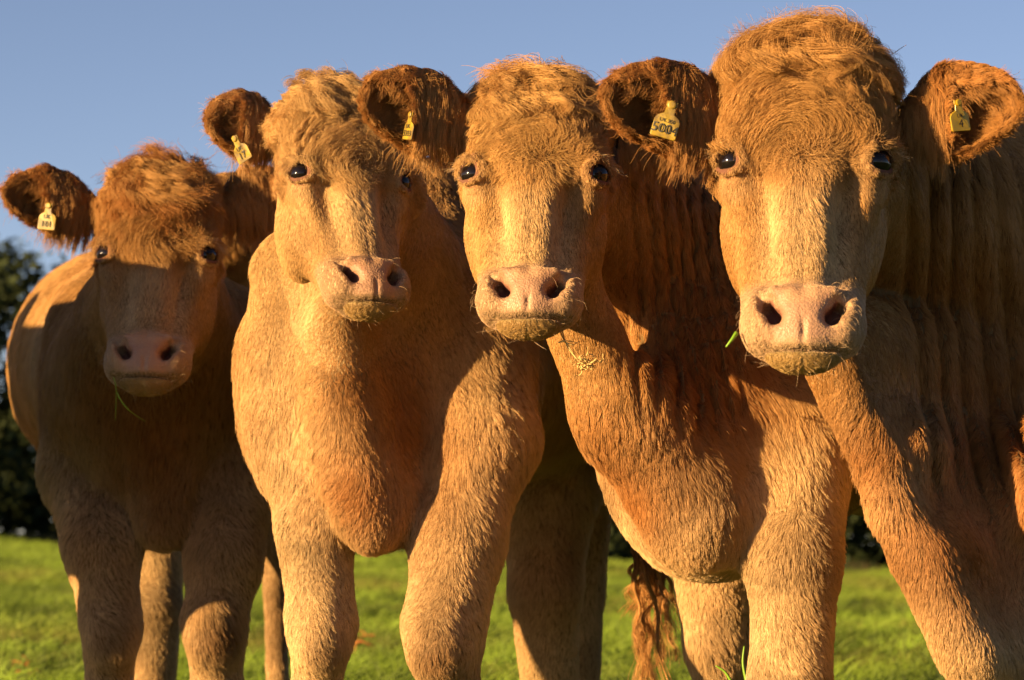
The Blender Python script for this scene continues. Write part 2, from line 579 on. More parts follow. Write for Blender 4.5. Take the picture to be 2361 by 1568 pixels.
def build_ear(cow, head, side, spec, coat):
    """a cupped ear: wraps over the top towards the front near its root, opens towards the tip"""
    (ub, vb, Db), (ut, vt, Dt), hh, flapv = spec
    flapv = flapv or .56
    A = P(ub, vb, Db); B = P(ut, vt, Dt)
    h0 = px(hh, Db)
    e1 = nrm(B - A); L = float(np.linalg.norm(B - A))
    up = np.array((0, 0, 1), f32); e2 = nrm(up - e1 * (up @ e1)); e3 = nrm(np.cross(e1, e2)); 
    if e3[1] < 0: e3 = -e3
    nt_, na = 34, 40
    def section(t, al, r):
        # height and depth along the ear
        h = h0 * (0.42 + 0.58 * sstep(-.05, .42, t)) * np.sqrt(np.clip(1.004 - t ** 3.0, 0, 1))
        if True:
            dpt = h0 * (.28 + .14 * np.sin(t * math.pi)) * np.sqrt(np.clip(1.004 - t ** 3.2, 0, 1)) + .003
        c = A + e1 * (L * t)[:, None] + e2 * (h0 * (-.05 + .12 * np.sin(t * 2.6)))[:, None] * 1.0
        z = np.cos(al) * (h + r); y = np.sin(al) * (dpt + r)
        return c + e2 * z[:, None] + e3 * y[:, None]
    t = np.linspace(0, 1, nt_); 
    flap = 1 - sstep(flapv - .10, flapv + .10, t)              # how far the front wall closes
    a0 = -(math.radians(14) + math.radians(44) * sstep(1.0, .8, t) + math.radians(84) * flap)
    a1 = np.full(nt_, math.radians(186)) + math.radians(8) * flap
    outer = np.empty((nt_, na, 3), f32); inner = outer.copy()
    for j in range(na):
        w = j / (na - 1)
        al = a0 + (a1 - a0) * w
        edge = 1 - (2 * w - 1) ** 8
        outer[:, j] = section(t, al, 0 * t)
        inner[:, j] = section(t, al, -(.0055 * edge + .0005) + 0 * t)
    V = np.concatenate([outer.reshape(-1, 3), inner.reshape(-1, 3)])
    V = V + noise3(V.astype(f32), 18, 3) * .004
    q = []
    idx = lambda i, j, s: s * nt_ * na + i * na + j
    i, j = np.meshgrid(np.arange(nt_ - 1), np.arange(na - 1), indexing='ij'); i = i.ravel(); j = j.ravel()
    q.append(np.stack([idx(i, j, 0), idx(i + 1, j, 0), idx(i + 1, j + 1, 0), idx(i, j + 1, 0)], 1))
    q.append(np.stack([idx(i, j, 1), idx(i, j + 1, 1), idx(i + 1, j + 1, 1), idx(i + 1, j, 1)], 1))
    for jj in (0, na - 1):
        i2 = np.arange(nt_ - 1)
        a = np.stack([idx(i2, jj, 0), idx(i2, jj, 1), idx(i2 + 1, jj, 1), idx(i2 + 1, jj, 0)], 1)
        q.append(a if jj == 0 else a[:, ::-1])
    j2 = np.arange(na - 1)
    q.append(np.stack([idx(nt_ - 1, j2, 0), idx(nt_ - 1, j2, 1), idx(nt_ - 1, j2 + 1, 1), idx(nt_ - 1, j2 + 1, 0)], 1))
    Q = np.concatenate(q)
    fn = np.cross(V[Q[:, 1]] - V[Q[:, 0]], V[Q[:, 2]] - V[Q[:, 0]])
    cen_sec = (A + e1 * (L * .5)).astype(f32)
    ref = fn[(len(i)) // 3]; vv = V[Q[len(i) // 3, 0]] - (A + e1 * (V[Q[len(i) // 3, 0]] - A) @ e1)
    # the outer sheet must face outwards
    k0 = np.arange(len(i))
    ctr = A + e1[None] * ((V[Q[k0, 0]] - A) @ e1)[:, None] + e2[None] * h0 * .2
    if ((fn[k0] * (V[Q[k0, 0]] - ctr)).sum(1)).sum() < 0:
        Q = Q[:, ::-1]; fn = -fn
    N = np.zeros_like(V)
    for c in range(4): np.add.at(N, Q[:, c], fn)
    N = nrm(N).astype(f32); V = V.astype(f32)
    no = nt_ * na
    ccol = np.tile((coat * .55 + RED * .45) * .5, (2 * no, 1)); ccol[no:] = RED * .55
    aux = np.zeros((2 * no, 3))
    ear = obj('ear', make_mesh('ear', V, Q, M_HIDE, ccol, extra=aux), cow)
    tt = np.tile(np.repeat(t, na), 2); ww = np.tile(np.tile(np.linspace(0, 1, na), nt_), 2)
    sheet = np.repeat([0, 1], no)
    # short coat on the outside, longer fringe
    strands = []
    def add(wv, dens, dvec, Lh, lift, curl, cs, pull, jit, col, rad, seed, grav):
        p, n = sample(V, Q, N, dens, wv)
        if len(p) < 5: return
        pr = np.clip(((p - A) @ e1) / L, 0, 1)
        d = dvec(p, pr)
        Lr = Lh(p, pr) if callable(Lh) else np.full(len(p), Lh)
        pts, inv, cl = grow(p, n, d.astype(f32), Lr.astype(f32), lift, curl, .8, cs, pull, jit, 6, seed, grav)
        r = noise(p, 25, seed)[:, None] * .10 + (cl[inv][:, None] - .5) * .30 + rng.standard_normal((len(p), 1)) * .08
        strands.append((pts, np.clip(col * (1 + r), .02, .95), np.full(len(p), rad)))
    outw = ((sheet == 0)).astype(f32)
    frontness = (sheet == 0) * sstep(-.15, -.6, (N @ np.array((0, 1, 0), f32)))
    c1 = coat * .42 + RED * .62
    add(outw, 330000, lambda p, r: e1 * .8 - e2 * (.25 + .8 * (1 - sstep(.35, .75, r)))[:, None] + e3 * .05,
        lambda p, r: .014 + .012 * (1 - r), .25, .06, .012, .35, .22, c1, .00036, 31, .15)
    # long hair hanging over the front wall
    add((frontness * (tt < flapv + .06)).astype(f32), 260000, lambda p, r: -e2 * 1.0 + e1 * (.25 - .35 * (1 - r))[:, None],
        lambda p, r: .026 + .016 * sstep(.0, .5, ((p - A) @ -e2) / h0 + .5), .28, .06, .012, .45, .18, coat * .66 + RED * .36, .00034, 32, .45)
    # inside lining, long and soft
    add(((sheet == 1) * (tt > .30)).astype(f32), 340000, lambda p, r: e1 * .75 - e2 * .6 - e3 * .3, lambda p, r: .036 + 0 * r, .60, .12, .010, .25, .45,
        coat * .55 + RED * .42, .0003, 33, .1)
    # fringe along the rim
    rim = (((ww < .06) | (ww > .94)) & (sheet == 0)).astype(f32)
    add(rim, 650000, lambda p, r: e1 * .8 - e2 * .2 * np.sign((p - A) @ e2 + .2 * h0)[:, None] * -1.0 - e3 * .6, lambda p, r: .024 + 0 * r, .5, .1, .01, .3, .45,
        c1 * 1.2, .0003, 34, .1)
    P_ = np.concatenate([s[0] for s in strands]); C_ = np.concatenate([s[1] for s in strands]); R_ = np.concatenate([s[2] for s in strands])
    hair_object('ear_hair', P_, R_, R_ * .45, C_, ear)
    return dict(A=A, e1=e1, e2=e2, e3=e3, L=L, h0=h0, ear=ear)

def text_mesh(body, size, align='CENTER'):
    cu = bpy.data.curves.new('print', 'FONT'); cu.body = body; cu.size = size; cu.align_x = align; cu.extrude = .0003
    cu.resolution_u = 2
    o = bpy.data.objects.new('print', cu); sc.collection.objects.link(o)
    bpy.context.view_layer.update()
    me = bpy.data.meshes.new_from_object(o.evaluated_get(bpy.context.evaluated_depsgraph_get()))
    bpy.data.objects.remove(o); bpy.data.curves.remove(cu)
    return me

def build_tag(cow, mat, cpos, right, upv, w, lines, mirror_top=True):
    """yellow tag: narrow neck with button, wide plate below; cpos is the plate centre"""
    right = nrm(np.array(right, f32)); upv = nrm(np.array(upv, f32)); fwd = np.cross(right, upv)
    s = w / 2
    pr = [(-1, -.95), (-.9, -1.05), (.9, -1.05), (1, -.95), (1, .25), (.85, .55), (.40, .80), (.34, 1.35), (.42, 1.42), (.42, 1.75), (-.42, 1.75), (-.42, 1.42), (-.34, 1.35), (-.40, .80), (-.85, .55), (-1, .25)]
    pr = np.array(pr) * s
    n = len(pr)
    bend = lambda a: -.10 * (a[:, 0] ** 2) / s
    def ring(sc_, off):
        a = pr * sc_
        return cpos + np.outer(a[:, 0], right) + np.outer(a[:, 1], upv) + np.outer(bend(a) + off, fwd)
    V = np.concatenate([ring(.97, .0011), ring(1, .0006), ring(1, -.0006), ring(.97, -.0011)])
    me = bpy.data.meshes.new('ear_tag')
    F = [list(range(n)), list(range(4 * n - 1, 3 * n - 1, -1))]
    for r in range(3):
        for i in range(n):
            j = (i + 1) % n
            F.append([r * n + j, r * n + i, (r + 1) * n + i, (r + 1) * n + j])
    me.from_pydata([tuple(v) for v in V], [], F); me.materials.append(mat); me.update()
    tag = obj('ear_tag', me, cow)
    # button
    m = 14
    bc = cpos + upv * s * 1.5
    ang = np.arange(m) / m * 6.2832
    rr = [(.30, .0012), (.32, .003), (.22, .0042)]
    BV = []
    for r_, o_ in rr:
        BV += [tuple(bc + right * math.cos(a) * r_ * s + upv * math.sin(a) * r_ * s + fwd * (o_)) for a in ang]
    BF = [list(range(2 * m, 3 * m))]
    for r in range(2):
        for i in range(m):
            j = (i + 1) % m; BF.append([r * m + i, r * m + j, (r + 1) * m + j, (r + 1) * m + i])
    mb = bpy.data.meshes.new('button'); mb.from_pydata(BV, [], BF); mb.materials.append(mat); mb.update()
    obj('button', mb, tag)
    for body, dy, size in lines:
        t = text_mesh(body, size * w)
        t.materials.clear(); t.materials.append(M_INK)
        co = np.empty(len(t.vertices) * 3, f32); t.vertices.foreach_get('co', co); co = co.reshape(-1, 3)
        W = cpos + np.outer(co[:, 0], right) + np.outer(co[:, 1] + dy * s, upv) + np.outer(-.10 * (co[:, 0] ** 2) / s + .0016 + co[:, 2], fwd)
        t.vertices.foreach_set('co', W.astype(f32).ravel()); t.update()
        obj('lettering', t, tag)
    return tag

def uv_sphere(c, r, n=24, m=16):
    th = np.linspace(0, math.pi, m + 1); ph = np.linspace(0, 2 * math.pi, n, endpoint=False)
    V = np.array([(math.sin(a) * math.cos(b), math.sin(a) * math.sin(b), math.cos(a)) for a in th for b in ph]) * r + c
    i, j = np.meshgrid(np.arange(m), np.arange(n), indexing='ij'); i = i.ravel(); j = j.ravel(); j1 = (j + 1) % n
    return V, np.stack([i * n + j, (i + 1) * n + j, (i + 1) * n + j1, i * n + j1], 1)

CAMP = np.array((0, 0, CAM_H), f32)

def in_view(p, margin=.12):
    """soft cull: keep what the camera, or one a step to the side, can see"""
    q = p - CAMP
    b = (q[:, 2] * CP - q[:, 1] * SP); y = (q[:, 1] * CP + q[:, 2] * SP)
    return (np.abs(q[:, 0]) < y * .1668 + margin) & (np.abs(b) < y * .1108 + margin)

def cow(label, head, spec, folds, style, coat, ears, tags, eyes=True, seed=1, fine=.0036, full=True, region=None):
    t_parts = body_parts(spec)
    f = body_field(t_parts, head, folds)
    hc = head.wor((0, .10, -.08))
    lo = np.array([9, 9, 9.]); hi = -lo
    for kind, a, b, ra, rb, k in t_parts:
        pts = [(a, ra * 1.), (b, rb * 1.)] if kind in 'cs' else [(a, np.array(b))]
        for c_, r_ in pts:
            lo = np.minimum(lo, c_ - r_ - .04); hi = np.maximum(hi, c_ + r_ + .04)
    lo = np.minimum(lo, hc - .36); hi = np.maximum(hi, hc + .36)
    fine = fine / DEV * 1.0
    crs = .014 / min(DEV, 1)
    xs = axis(lo[0], hi[0], hc[0] - .17, hc[0] + .17, fine, crs)
    ys = axis(lo[1], hi[1], hc[1] - .26, hc[1] + .16, fine * 1.15, crs * 1.8)
    zs = axis(lo[2], hi[2], hc[2] - .30, hc[2] + .28, fine, crs)
    V, Q, N = mesh_sdf(f, xs, ys, zs)
    h = head.loc(V); ax = np.abs(h[:, 0]); hy = h[:, 1]; hz = h[:, 2]
    onhead = (np.sqrt(((h - np.array((0, .08, -.1))) ** 2).sum(1)) < .33)
    # ---- skin colour and bareness
    nearm = onhead & (hz < -.19)
    muz = nearm * sstep(-.205, -.240, hz - .12 * np.abs(ax)) * sstep(.118, .085, hy + .12 * (hz + .30)) 
    chin = muz * sstep(-.330, -.334, hz - ax * ax * 2.6)
    nosd = np.sqrt((ax - .048) ** 2 + (hz + .270) ** 2)
    deep = muz * sstep(.012, .026, hy + (hz + .27) * .1) * (nosd < .022)
    pad = muz * sstep(.050, .036, ax) * sstep(-.325, -.31, hz) * sstep(-.232, -.242, hz)
    eyed = np.sqrt((ax - .119) ** 2 + ((hz) * 1.0) ** 2 + ((hy - .041) * .8) ** 2) / 1.14
    lidm = onhead * sstep(.040, .026, eyed)
    col = np.tile(coat * .33, (len(V), 1))  # coat colour darkened under the hair, painting in shade between strands
    skin = np.array((.42, .25, .155)); 
    col = col * (1 - muz[:, None]) + skin * (1.0 + .16 * noise(V, 28, 5)[:, None] + .10 * noise(V, 90, 6)[:, None]) * muz[:, None]
    lat = (muz * sstep(.048, .075, ax) * .6)[:, None]; col = col * (1 - lat) + PALE * .80 * lat
    col = col * (1 - pad[:, None] * .6) + np.array((.29, .155, .10)) * pad[:, None] * .6
    d2 = (deep * .95)[:, None]; col = col * (1 - d2) + np.array((.16, .055, .04)) * d2
    rimn = (muz * sstep(.034, .018, nosd) * .55)[:, None]; col = col * (1 - rimn) + np.array((.27, .12, .08)) * rimn
    upn = (muz * sstep(.04, .02, np.abs(hz + .232)) * sstep(.05, .02, ax) * .45)[:, None]; col = col * (1 - upn) + np.array((.42, .24, .12)) * upn
    cc = (chin * .75)[:, None]; col = col * (1 - cc) + np.array((.40, .27, .12)) * cc
    mo = (muz * sstep(.010, .003, np.abs(hz - ax * ax * 2.6 + .331)) * .8)[:, None]; col = col * (1 - mo) + np.array((.10, .075, .02)) * mo
    ll = (lidm * .8)[:, None]; col = col * (1 - ll) + np.array((.25, .11, .06)) * ll
    rimd = (onhead * sstep(.030, .024, eyed) * .75)[:, None]; col = col * (1 - rimd) + np.array((.09, .035, .025)) * rimd
    bare = np.maximum(muz, sstep(.0262, .0225, eyed) * onhead)
    aux = np.stack([bare, np.clip(pad + .25 * muz * (1 - chin), 0, 1), 0 * bare], 1)
    root = empty('cow', tuple(G(CX + hc[0] * F_PX / hc[1], hc[1] + .6)), label, 'cow', 'young cows standing in a row facing the camera')
    body = obj('body', make_mesh('body', V, Q, M_HIDE, col, extra=aux), root)
    for s in (-1, 1):
        c = np.array(EYE_C) * (s, 1, 1)
        EV, EQ = uv_sphere(head.wor(c), EYE_R * head.scale)
        obj('eye', make_mesh('eye', EV, EQ, M_EYE), root)
    if not full or os.environ.get('NOHAIR'):
        return root
    # ---- coat
    todir = nrm(CAMP - V)
    facing = sstep(-.45, -.1, (N * todir).sum(1))
    vis = in_view(V, .14).astype(f32)
    base_w = facing * vis
    S = head.scale
    def colours(p, inv, cl, col0, var=.26, sd_=3):
        r = noise(p, 6, sd_)[:, None] * .13 + noise(p, 14, sd_ + 8)[:, None] * .10 + noise(p, 30, sd_ + 1)[:, None] * .09 + (cl[inv][:, None] - .5) * var + rng.standard_normal((len(p), 1)) * .07
        redder = np.clip(noise(p, 5, sd_ + 2)[:, None] * .7 + .12, 0, .55)
        c = col0 * (1 - redder) + (col0 * .55 + RED * .45) * redder
        return np.clip(c * (1 + r), .02, .93)
    # head coat
    wh = base_w * onhead * (1 - sstep(.3, .9, bare))
    p, n = sample(V, Q, N, 430000 / S ** 2, wh)
    q = head.loc(p); x, y, z = q.T; ax = np.abs(x)
    wx, wz = style['whorl']
    dx = x - wx; dz = z - wz
    rr = np.sqrt(dx * dx + dz * dz) + .012
    below = np.stack([dx * 2.2, .15 + 0 * x, -1 + 0 * x], 1)
    above = np.stack([dx / rr * 1.0, 0 * x, dz / rr], 1)
    spin = style.get('spin', .35)
    above += np.stack([-dz / rr, 0 * x, dx / rr], 1) * spin
    b = sstep(-.03, .015, dz - .25 * np.abs(dx))[:, None]
    d = below * (1 - b) + above * b
    zt = style['part']
    tb = sstep(zt - .03, zt + .03, z + .02 * noise(p, 15, seed))[:, None]
    d = d * (1 - tb) + np.stack([x * 6.0 + noise(p, 12, seed + 2) * .8, -.2 + 0 * x, -.9 + 0 * x], 1) * tb
    sb = np.maximum(sstep(.085, .125, ax), sstep(.07, .12, y)) * sstep(.12, .06, z)
    d = d * (1 - sb[:, None]) + np.stack([0 * x, .75 + 0 * x, -.75 + 0 * x], 1) * sb[:, None]
    d = d + noise3(p, style.get('nf', 16), seed + 4) * style['noise']
    d = d + rng.standard_normal(d.shape) * (1.2 * np.exp(-(rr / .022) ** 2))[:, None]
    fore = sstep(-.05, .04, z) * sstep(.15, .10, y)
    topm = sstep(.09, .15, z)
    Lh = .010 + .010 * sstep(-.20, -.05, z) * sstep(.07, .03, ax) + fore * style['flen'] + topm * style['tlen'] * sstep(.12, .06, ax)
    Lh = Lh * (1 - .70 * sstep(.055, .030, np.sqrt((ax - .118) ** 2 + z * z + (y - .04) ** 2)) * sstep(.045, .020, z))
    Lh = Lh * (1 - .5 * sstep(-.17, -.21, z))
    curl = .05 + fore * style['curl'] + topm * style['tcurl']
    cf = .7 + fore * style['cfreq']
    cs = (.005 + .008 * fore + .006 * topm)
    pts, inv, cl = grow(p, n, head.vec(d), (Lh * S).astype(f32), (.15 + .30 * fore + .22 * topm), curl, cf, cs, (.28 + .45 * fore).astype(f32), .14, 8, seed, .15)
    c0 = np.tile(coat, (len(p), 1))
    face = sstep(.02, -.10, z) * sstep(.10, .05, ax)
    c0 = c0 * (1 - .65 * face[:, None]) + PALE * .65 * face[:, None]
    ringe = sstep(.060, .035, np.sqrt((ax - .118) ** 2 + (z + .012) ** 2 + (y - .04) ** 2))[:, None] * .30
    c0 = c0 * (1 - ringe) + np.array((.60, .42, .24)) * ringe
    C1 = colours(p, inv, cl, c0, .24 + .1, 7)
    H = [(pts, C1, np.full(len(p), .00031 * S))]
    # chin and lip fuzz
    wm = base_w * onhead * muz * (1 - deep)
    p, n = sample(V, Q, N, 420000, wm * (1 - .93 * pad))
    q = head.loc(p); x, y, z = q.T
    L2 = (.0028 + .0030 * sstep(.045, .075, np.abs(x)) + .0045 * sstep(-.334, -.343, z - x * x * 2.6)) * S
    pts, inv, cl = grow(p, n, head.vec(np.stack([np.sign(x) * .5, .2 + 0 * x, -.8 + 0 * x], 1)), L2.astype(f32), .30, .05, .6, .006, .1, .3, 5, seed + 9, .1)
    pts = np.concatenate([pts, np.repeat(pts[:, -1:], 3, 1)], 1)
    cfz = np.where((z - x * x * 2.6 < -.334)[:, None], np.array((.40, .26, .10)), np.array((.52, .35, .21)))
    H.append((pts, colours(p, inv, cl, cfz, .2, 9), np.full(len(p), .0002)))
    # whiskers
    p, n = sample(V, Q, N, 1500, wm * (1 - pad) * (ax_w := sstep(.03, .05, np.abs(head.loc(V)[:, 0])) + sstep(-.325, -.34, head.loc(V)[:, 2])).clip(0, 1))
    q = head.loc(p)
    pts, inv, cl = grow(p, n, head.vec(np.stack([np.sign(q[:, 0]) * .8, -.3 + 0 * q[:, 0], -.6 + 0 * q[:, 0]], 1)), np.full(len(p), .020 * S, f32), .9, .06, .5, .004, .0, .5, 8, seed + 10, .2)
    H.append((pts, np.tile((.6, .42, .26), (len(p), 1)), np.full(len(p), .00022)))
    # eyelashes
    for s in (-1, 1):
        m = 90
        u = rng.random(m)
        a = np.array((.101, .020, .012)); bb = np.array((.118, .022, .028)); c3 = np.array((.140, .054, .014))
        base = np.where((u < .5)[:, None], a + (bb - a) * (u * 2)[:, None], bb + (c3 - bb) * (u * 2 - 1)[:, None])
        dirs = np.stack([.55 + .75 * u, -.35 + .3 * u, .12 + .1 * rng.standard_normal(m)], 1) + rng.standard_normal((m, 3)) * .14
        ln = (.014 + .012 * u)[:, None]
        k = np.linspace(0, 1, 8)
        pp = base[:, None] + dirs[:, None] * (ln * 1)[:, None] * k[None, :, None]
        pp[:, :, 2] -= (ln * .35) * (k ** 2)[None]
        pp[:, :, 0] *= s
        H.append((head.wor(pp.reshape(-1, 3)).reshape(m, 8, 3), np.tile((.62, .44, .26), (m, 1)) * (.8 + .4 * rng.random((m, 1))), np.full(m, .00024)))
    Pp = np.concatenate([a[0] for a in H]); Cc = np.concatenate([a[1] for a in H]); Rr = np.concatenate([a[2] for a in H])
    hair_object('face_hair', Pp, Rr, Rr * .4, Cc, root)
    # forelock
    wt = base_w * onhead * sstep(style['lock'][0] - .06, style['lock'][0] + .07, head.loc(V)[:, 2]) * sstep(.2, .15, head.loc(V)[:, 1])
    wt = np.maximum(wt, facing * onhead * sstep(style['lock'][0] + .03, style['lock'][0] + .07, head.loc(V)[:, 2]))
    p, n = sample(V, Q, N, style['lock'][1] / S ** 2, wt)
    q = head.loc(p); x, y, z = q.T
    wob = noise3(p, 11, seed + 20)
    d = np.stack([x * style['lock'][3] + wob[:, 0] * 1.0, -.5 + wob[:, 1] * .4, -.55 + wob[:, 2] * .9 + style['lock'][4] * (z > .17)], 1)
    ln = (style['lock'][2] * (.75 + .35 * wob[:, 1])) * S * (.35 + .65 * sstep(style['lock'][0] - .06, style['lock'][0] + .08, z)) * (1 - .62 * sstep(.065, .11, np.abs(x)))
    pts, inv, cl = grow(p, n, head.vec(d), ln.astype(f32), style['lock'][5] + .15 * wob[:, 0], style['lock'][6], style['lock'][7], .024, .80, .42, 12, seed + 21, style['lock'][8], ph_freq=20)
    # a few flyaway strands
    fly = rng.random(len(p)) < .012
    e_ = pts[fly]; kk_ = (np.linspace(0, 1, e_.shape[1]) ** 1.2)[None, :, None]
    pts[fly] = e_ + (n[fly][:, None] * .6 + rng.standard_normal((fly.sum(), 1, 3)) * .5).astype(f32) * (.030 * S) * kk_
    cf_ = coat * (1 - style.get('mopred', .3)) + RED * style.get('mopred', .3)
    hair_object('forelock', pts, np.full(len(p), .00042 * S), np.full(len(p), .0002 * S), colours(p, inv, cl, cf_, .42, 13), root)
    # body coat
    wb = base_w * (1 - onhead * sstep(.08, .04, np.abs(f(V)) * 0 + .0) * 0) * (1 - (onhead & (h[:, 1] < .20)))
    dens = style.get('bdens', 225000)
    p, n = sample(V, Q, N, dens, wb)
    d = np.stack([.15 * n[:, 0] + 0 * p[:, 0], .35 + 0 * p[:, 0], -1 + 0 * p[:, 0]], 1) + noise3(p, 5, seed + 30) * .55 + noise3(p, 14, seed + 31) * .25
    legz = sstep(.85, .55, p[:, 2])
    neck = sstep(.42, .22, np.sqrt(((p - head.wor((0, .15, -.12))) ** 2).sum(1)))
    Lb = (.024 + .008 * noise(p, 8, seed + 33)) * (1 - .38 * legz) * (1 - .62 * neck) * 1.1
    tuft = np.clip(noise(p, 16, seed + 34), 0, 1)
    pts, inv, cl = grow(p, n, d, Lb.astype(f32), (.16 + .14 * tuft), .03 + .09 * tuft, .8, .006 + .006 * (noise(p, 7, seed + 36) > .2), .25, .22, 6, seed + 35, .2)
    c0 = np.tile(coat, (len(p), 1))
    pale_ = (sstep(.95, .70, p[:, 2] + .08 * noise(p, 6, seed + 40)) * .9)[:, None]
    c0 = c0 * (1 - pale_) + PALE * 1.02 * pale_
    dirt_ = (np.clip(noise(p, 7, seed + 44) * 1.6 - .35, 0, 1) * sstep(1.05, .6, p[:, 2]) * .55)[:, None]
    c0 = c0 * (1 - dirt_) + np.array((.15, .085, .04)) * dirt_
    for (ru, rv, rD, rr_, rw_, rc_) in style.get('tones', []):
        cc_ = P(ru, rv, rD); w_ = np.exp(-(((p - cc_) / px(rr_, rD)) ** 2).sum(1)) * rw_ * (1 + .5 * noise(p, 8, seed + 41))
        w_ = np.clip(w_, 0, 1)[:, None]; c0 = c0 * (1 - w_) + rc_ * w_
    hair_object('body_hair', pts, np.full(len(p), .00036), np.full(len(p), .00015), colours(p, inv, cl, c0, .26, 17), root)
    # ears and tags
    es = []
    for i, e in enumerate(ears):
        es.append(build_ear(root, head, i, e, coat))
    for (u, v, D, w, tilt, yawt, lines) in tags:
        r_ = np.array((math.cos(tilt) * math.cos(yawt), math.sin(yawt), -math.sin(tilt)))
        u_ = np.cross(np.cross(r_, (math.sin(tilt), 0, math.cos(tilt))), r_)
        build_tag(root, M_TAG if u > 2000 else M_TAG_SHADED, P(u, v, D), r_, u_, px(w, D), lines)
    return root

def ridge(pts, D, D2, du, r2, vmid, vs, k, n=12):
    """a keel (dewlap) that runs back into the neck: receding tapered sheets, closely spaced"""
    pts = np.array(pts, float); t = np.linspace(0, len(pts) - 1, n); out = []
    for a in t:
        i = min(int(a), len(pts) - 2); u, v, r = pts[i] + (pts[i + 1] - pts[i]) * (a - i)
        out.append(('c', (u, v, D, r), (u + du, vmid + (v - vmid) * vs, D2, r2), k))
    return out

# ---------------------------------------------------------------- the four cows
STY = dict(whorl=(0, .0), part=.13, noise=.25, flen=.016, tlen=.014, curl=.10, tcurl=.05, cfreq=.4,
           #        z from, density, length, spread, lift at top, lift, curl, freq, gravity
           lock=(.125, 170000, .078, 5.0, .9, .50, .07, .6, .45))
def sty(**k):
    d = dict(STY); d.update(k); return d

only = os.environ.get('ONLY', '12345g')
import time; T0 = time.time()
if '3' in only:
    h3 = Head(1232, 392, 6.0, 1.03, 28, -3, 1, 1.03)
    cow('broad cream cow with smooth combed fringe and hay hanging at its chin, third from left', h3, [
        ('c', (1300, 450, 6.22, 135), (1600, 650, 6.75, 290), .05),
        ('c', (1130, 285, 6.8, 78), (1650, 560, 7.0, 250), .06),
        ('c', (1320, 700, 6.14, 78), (1440, 960, 6.18, 100), .08),
        ('c', (1440, 960, 6.18, 100), (1600, 1190, 6.22, 125), .08),
        ('e', (1630, 1000, 6.46), (240, .26, 340), .14),
        ('c', (1600, 760, 6.6, 260), (1640, 1080, 6.45, 215), .08),
        ('e', (1800, 880, 6.75), (290, .22, 350), .08),
        ('c', (1900, 850, 7.1, 330), (2430, 830, 8.4, 330), .12),
        ('c', (1835, 1010, 6.35, 150), (1832, 1290, 6.22, 103), .07),
        ('c', (1832, 1290, 6.22, 103), (1822, 1590, 6.2, 94), .04),
        ('c', (1822, 1590, 6.2, 94), (1822, 1760, 6.2, 62), .03),
        ('c', (1822, 1760, 6.2, 62), ('g', 1822, 6.2, 62), .03),
        ('c', (1660, 1240, 6.85, 120), (1660, 1480, 6.85, 72), .05),
        ('c', (1660, 1480, 6.85, 72), (1668, 1650, 6.9, 50), .03),
        ('c', (1668, 1650, 6.9, 50), ('g', 1668, 6.9, 45), .03),
        ('c', (2520, 900, 8.5, 200), ('g', 2540, 8.6, 50), .06),
        ('c', (2250, 900, 8.8, 180), ('g', 2250, 8.9, 50), .06)],
        add_folds(fold_fn(1405, 1720, 380, 1000, 6.35, 36, .025, .12, 3), lumps(.005, 4)),
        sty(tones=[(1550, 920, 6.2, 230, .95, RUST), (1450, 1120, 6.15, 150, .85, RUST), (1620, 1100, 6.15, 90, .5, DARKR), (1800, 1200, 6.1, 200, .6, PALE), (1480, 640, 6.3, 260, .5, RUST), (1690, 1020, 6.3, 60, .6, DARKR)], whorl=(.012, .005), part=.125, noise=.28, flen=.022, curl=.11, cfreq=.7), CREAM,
        [((1082, 285, 6.10), (832, 222, 6.0), 98, 0), ((1420, 300, 6.14), (1650, 300, 6.2), 90, 0)],
        [(941, 298, 5.985, 46, .15, -1.05, [('UK', .1, .3), ('5003', -.7, .42)])], seed=3)
    print('cow3', time.time() - T0)
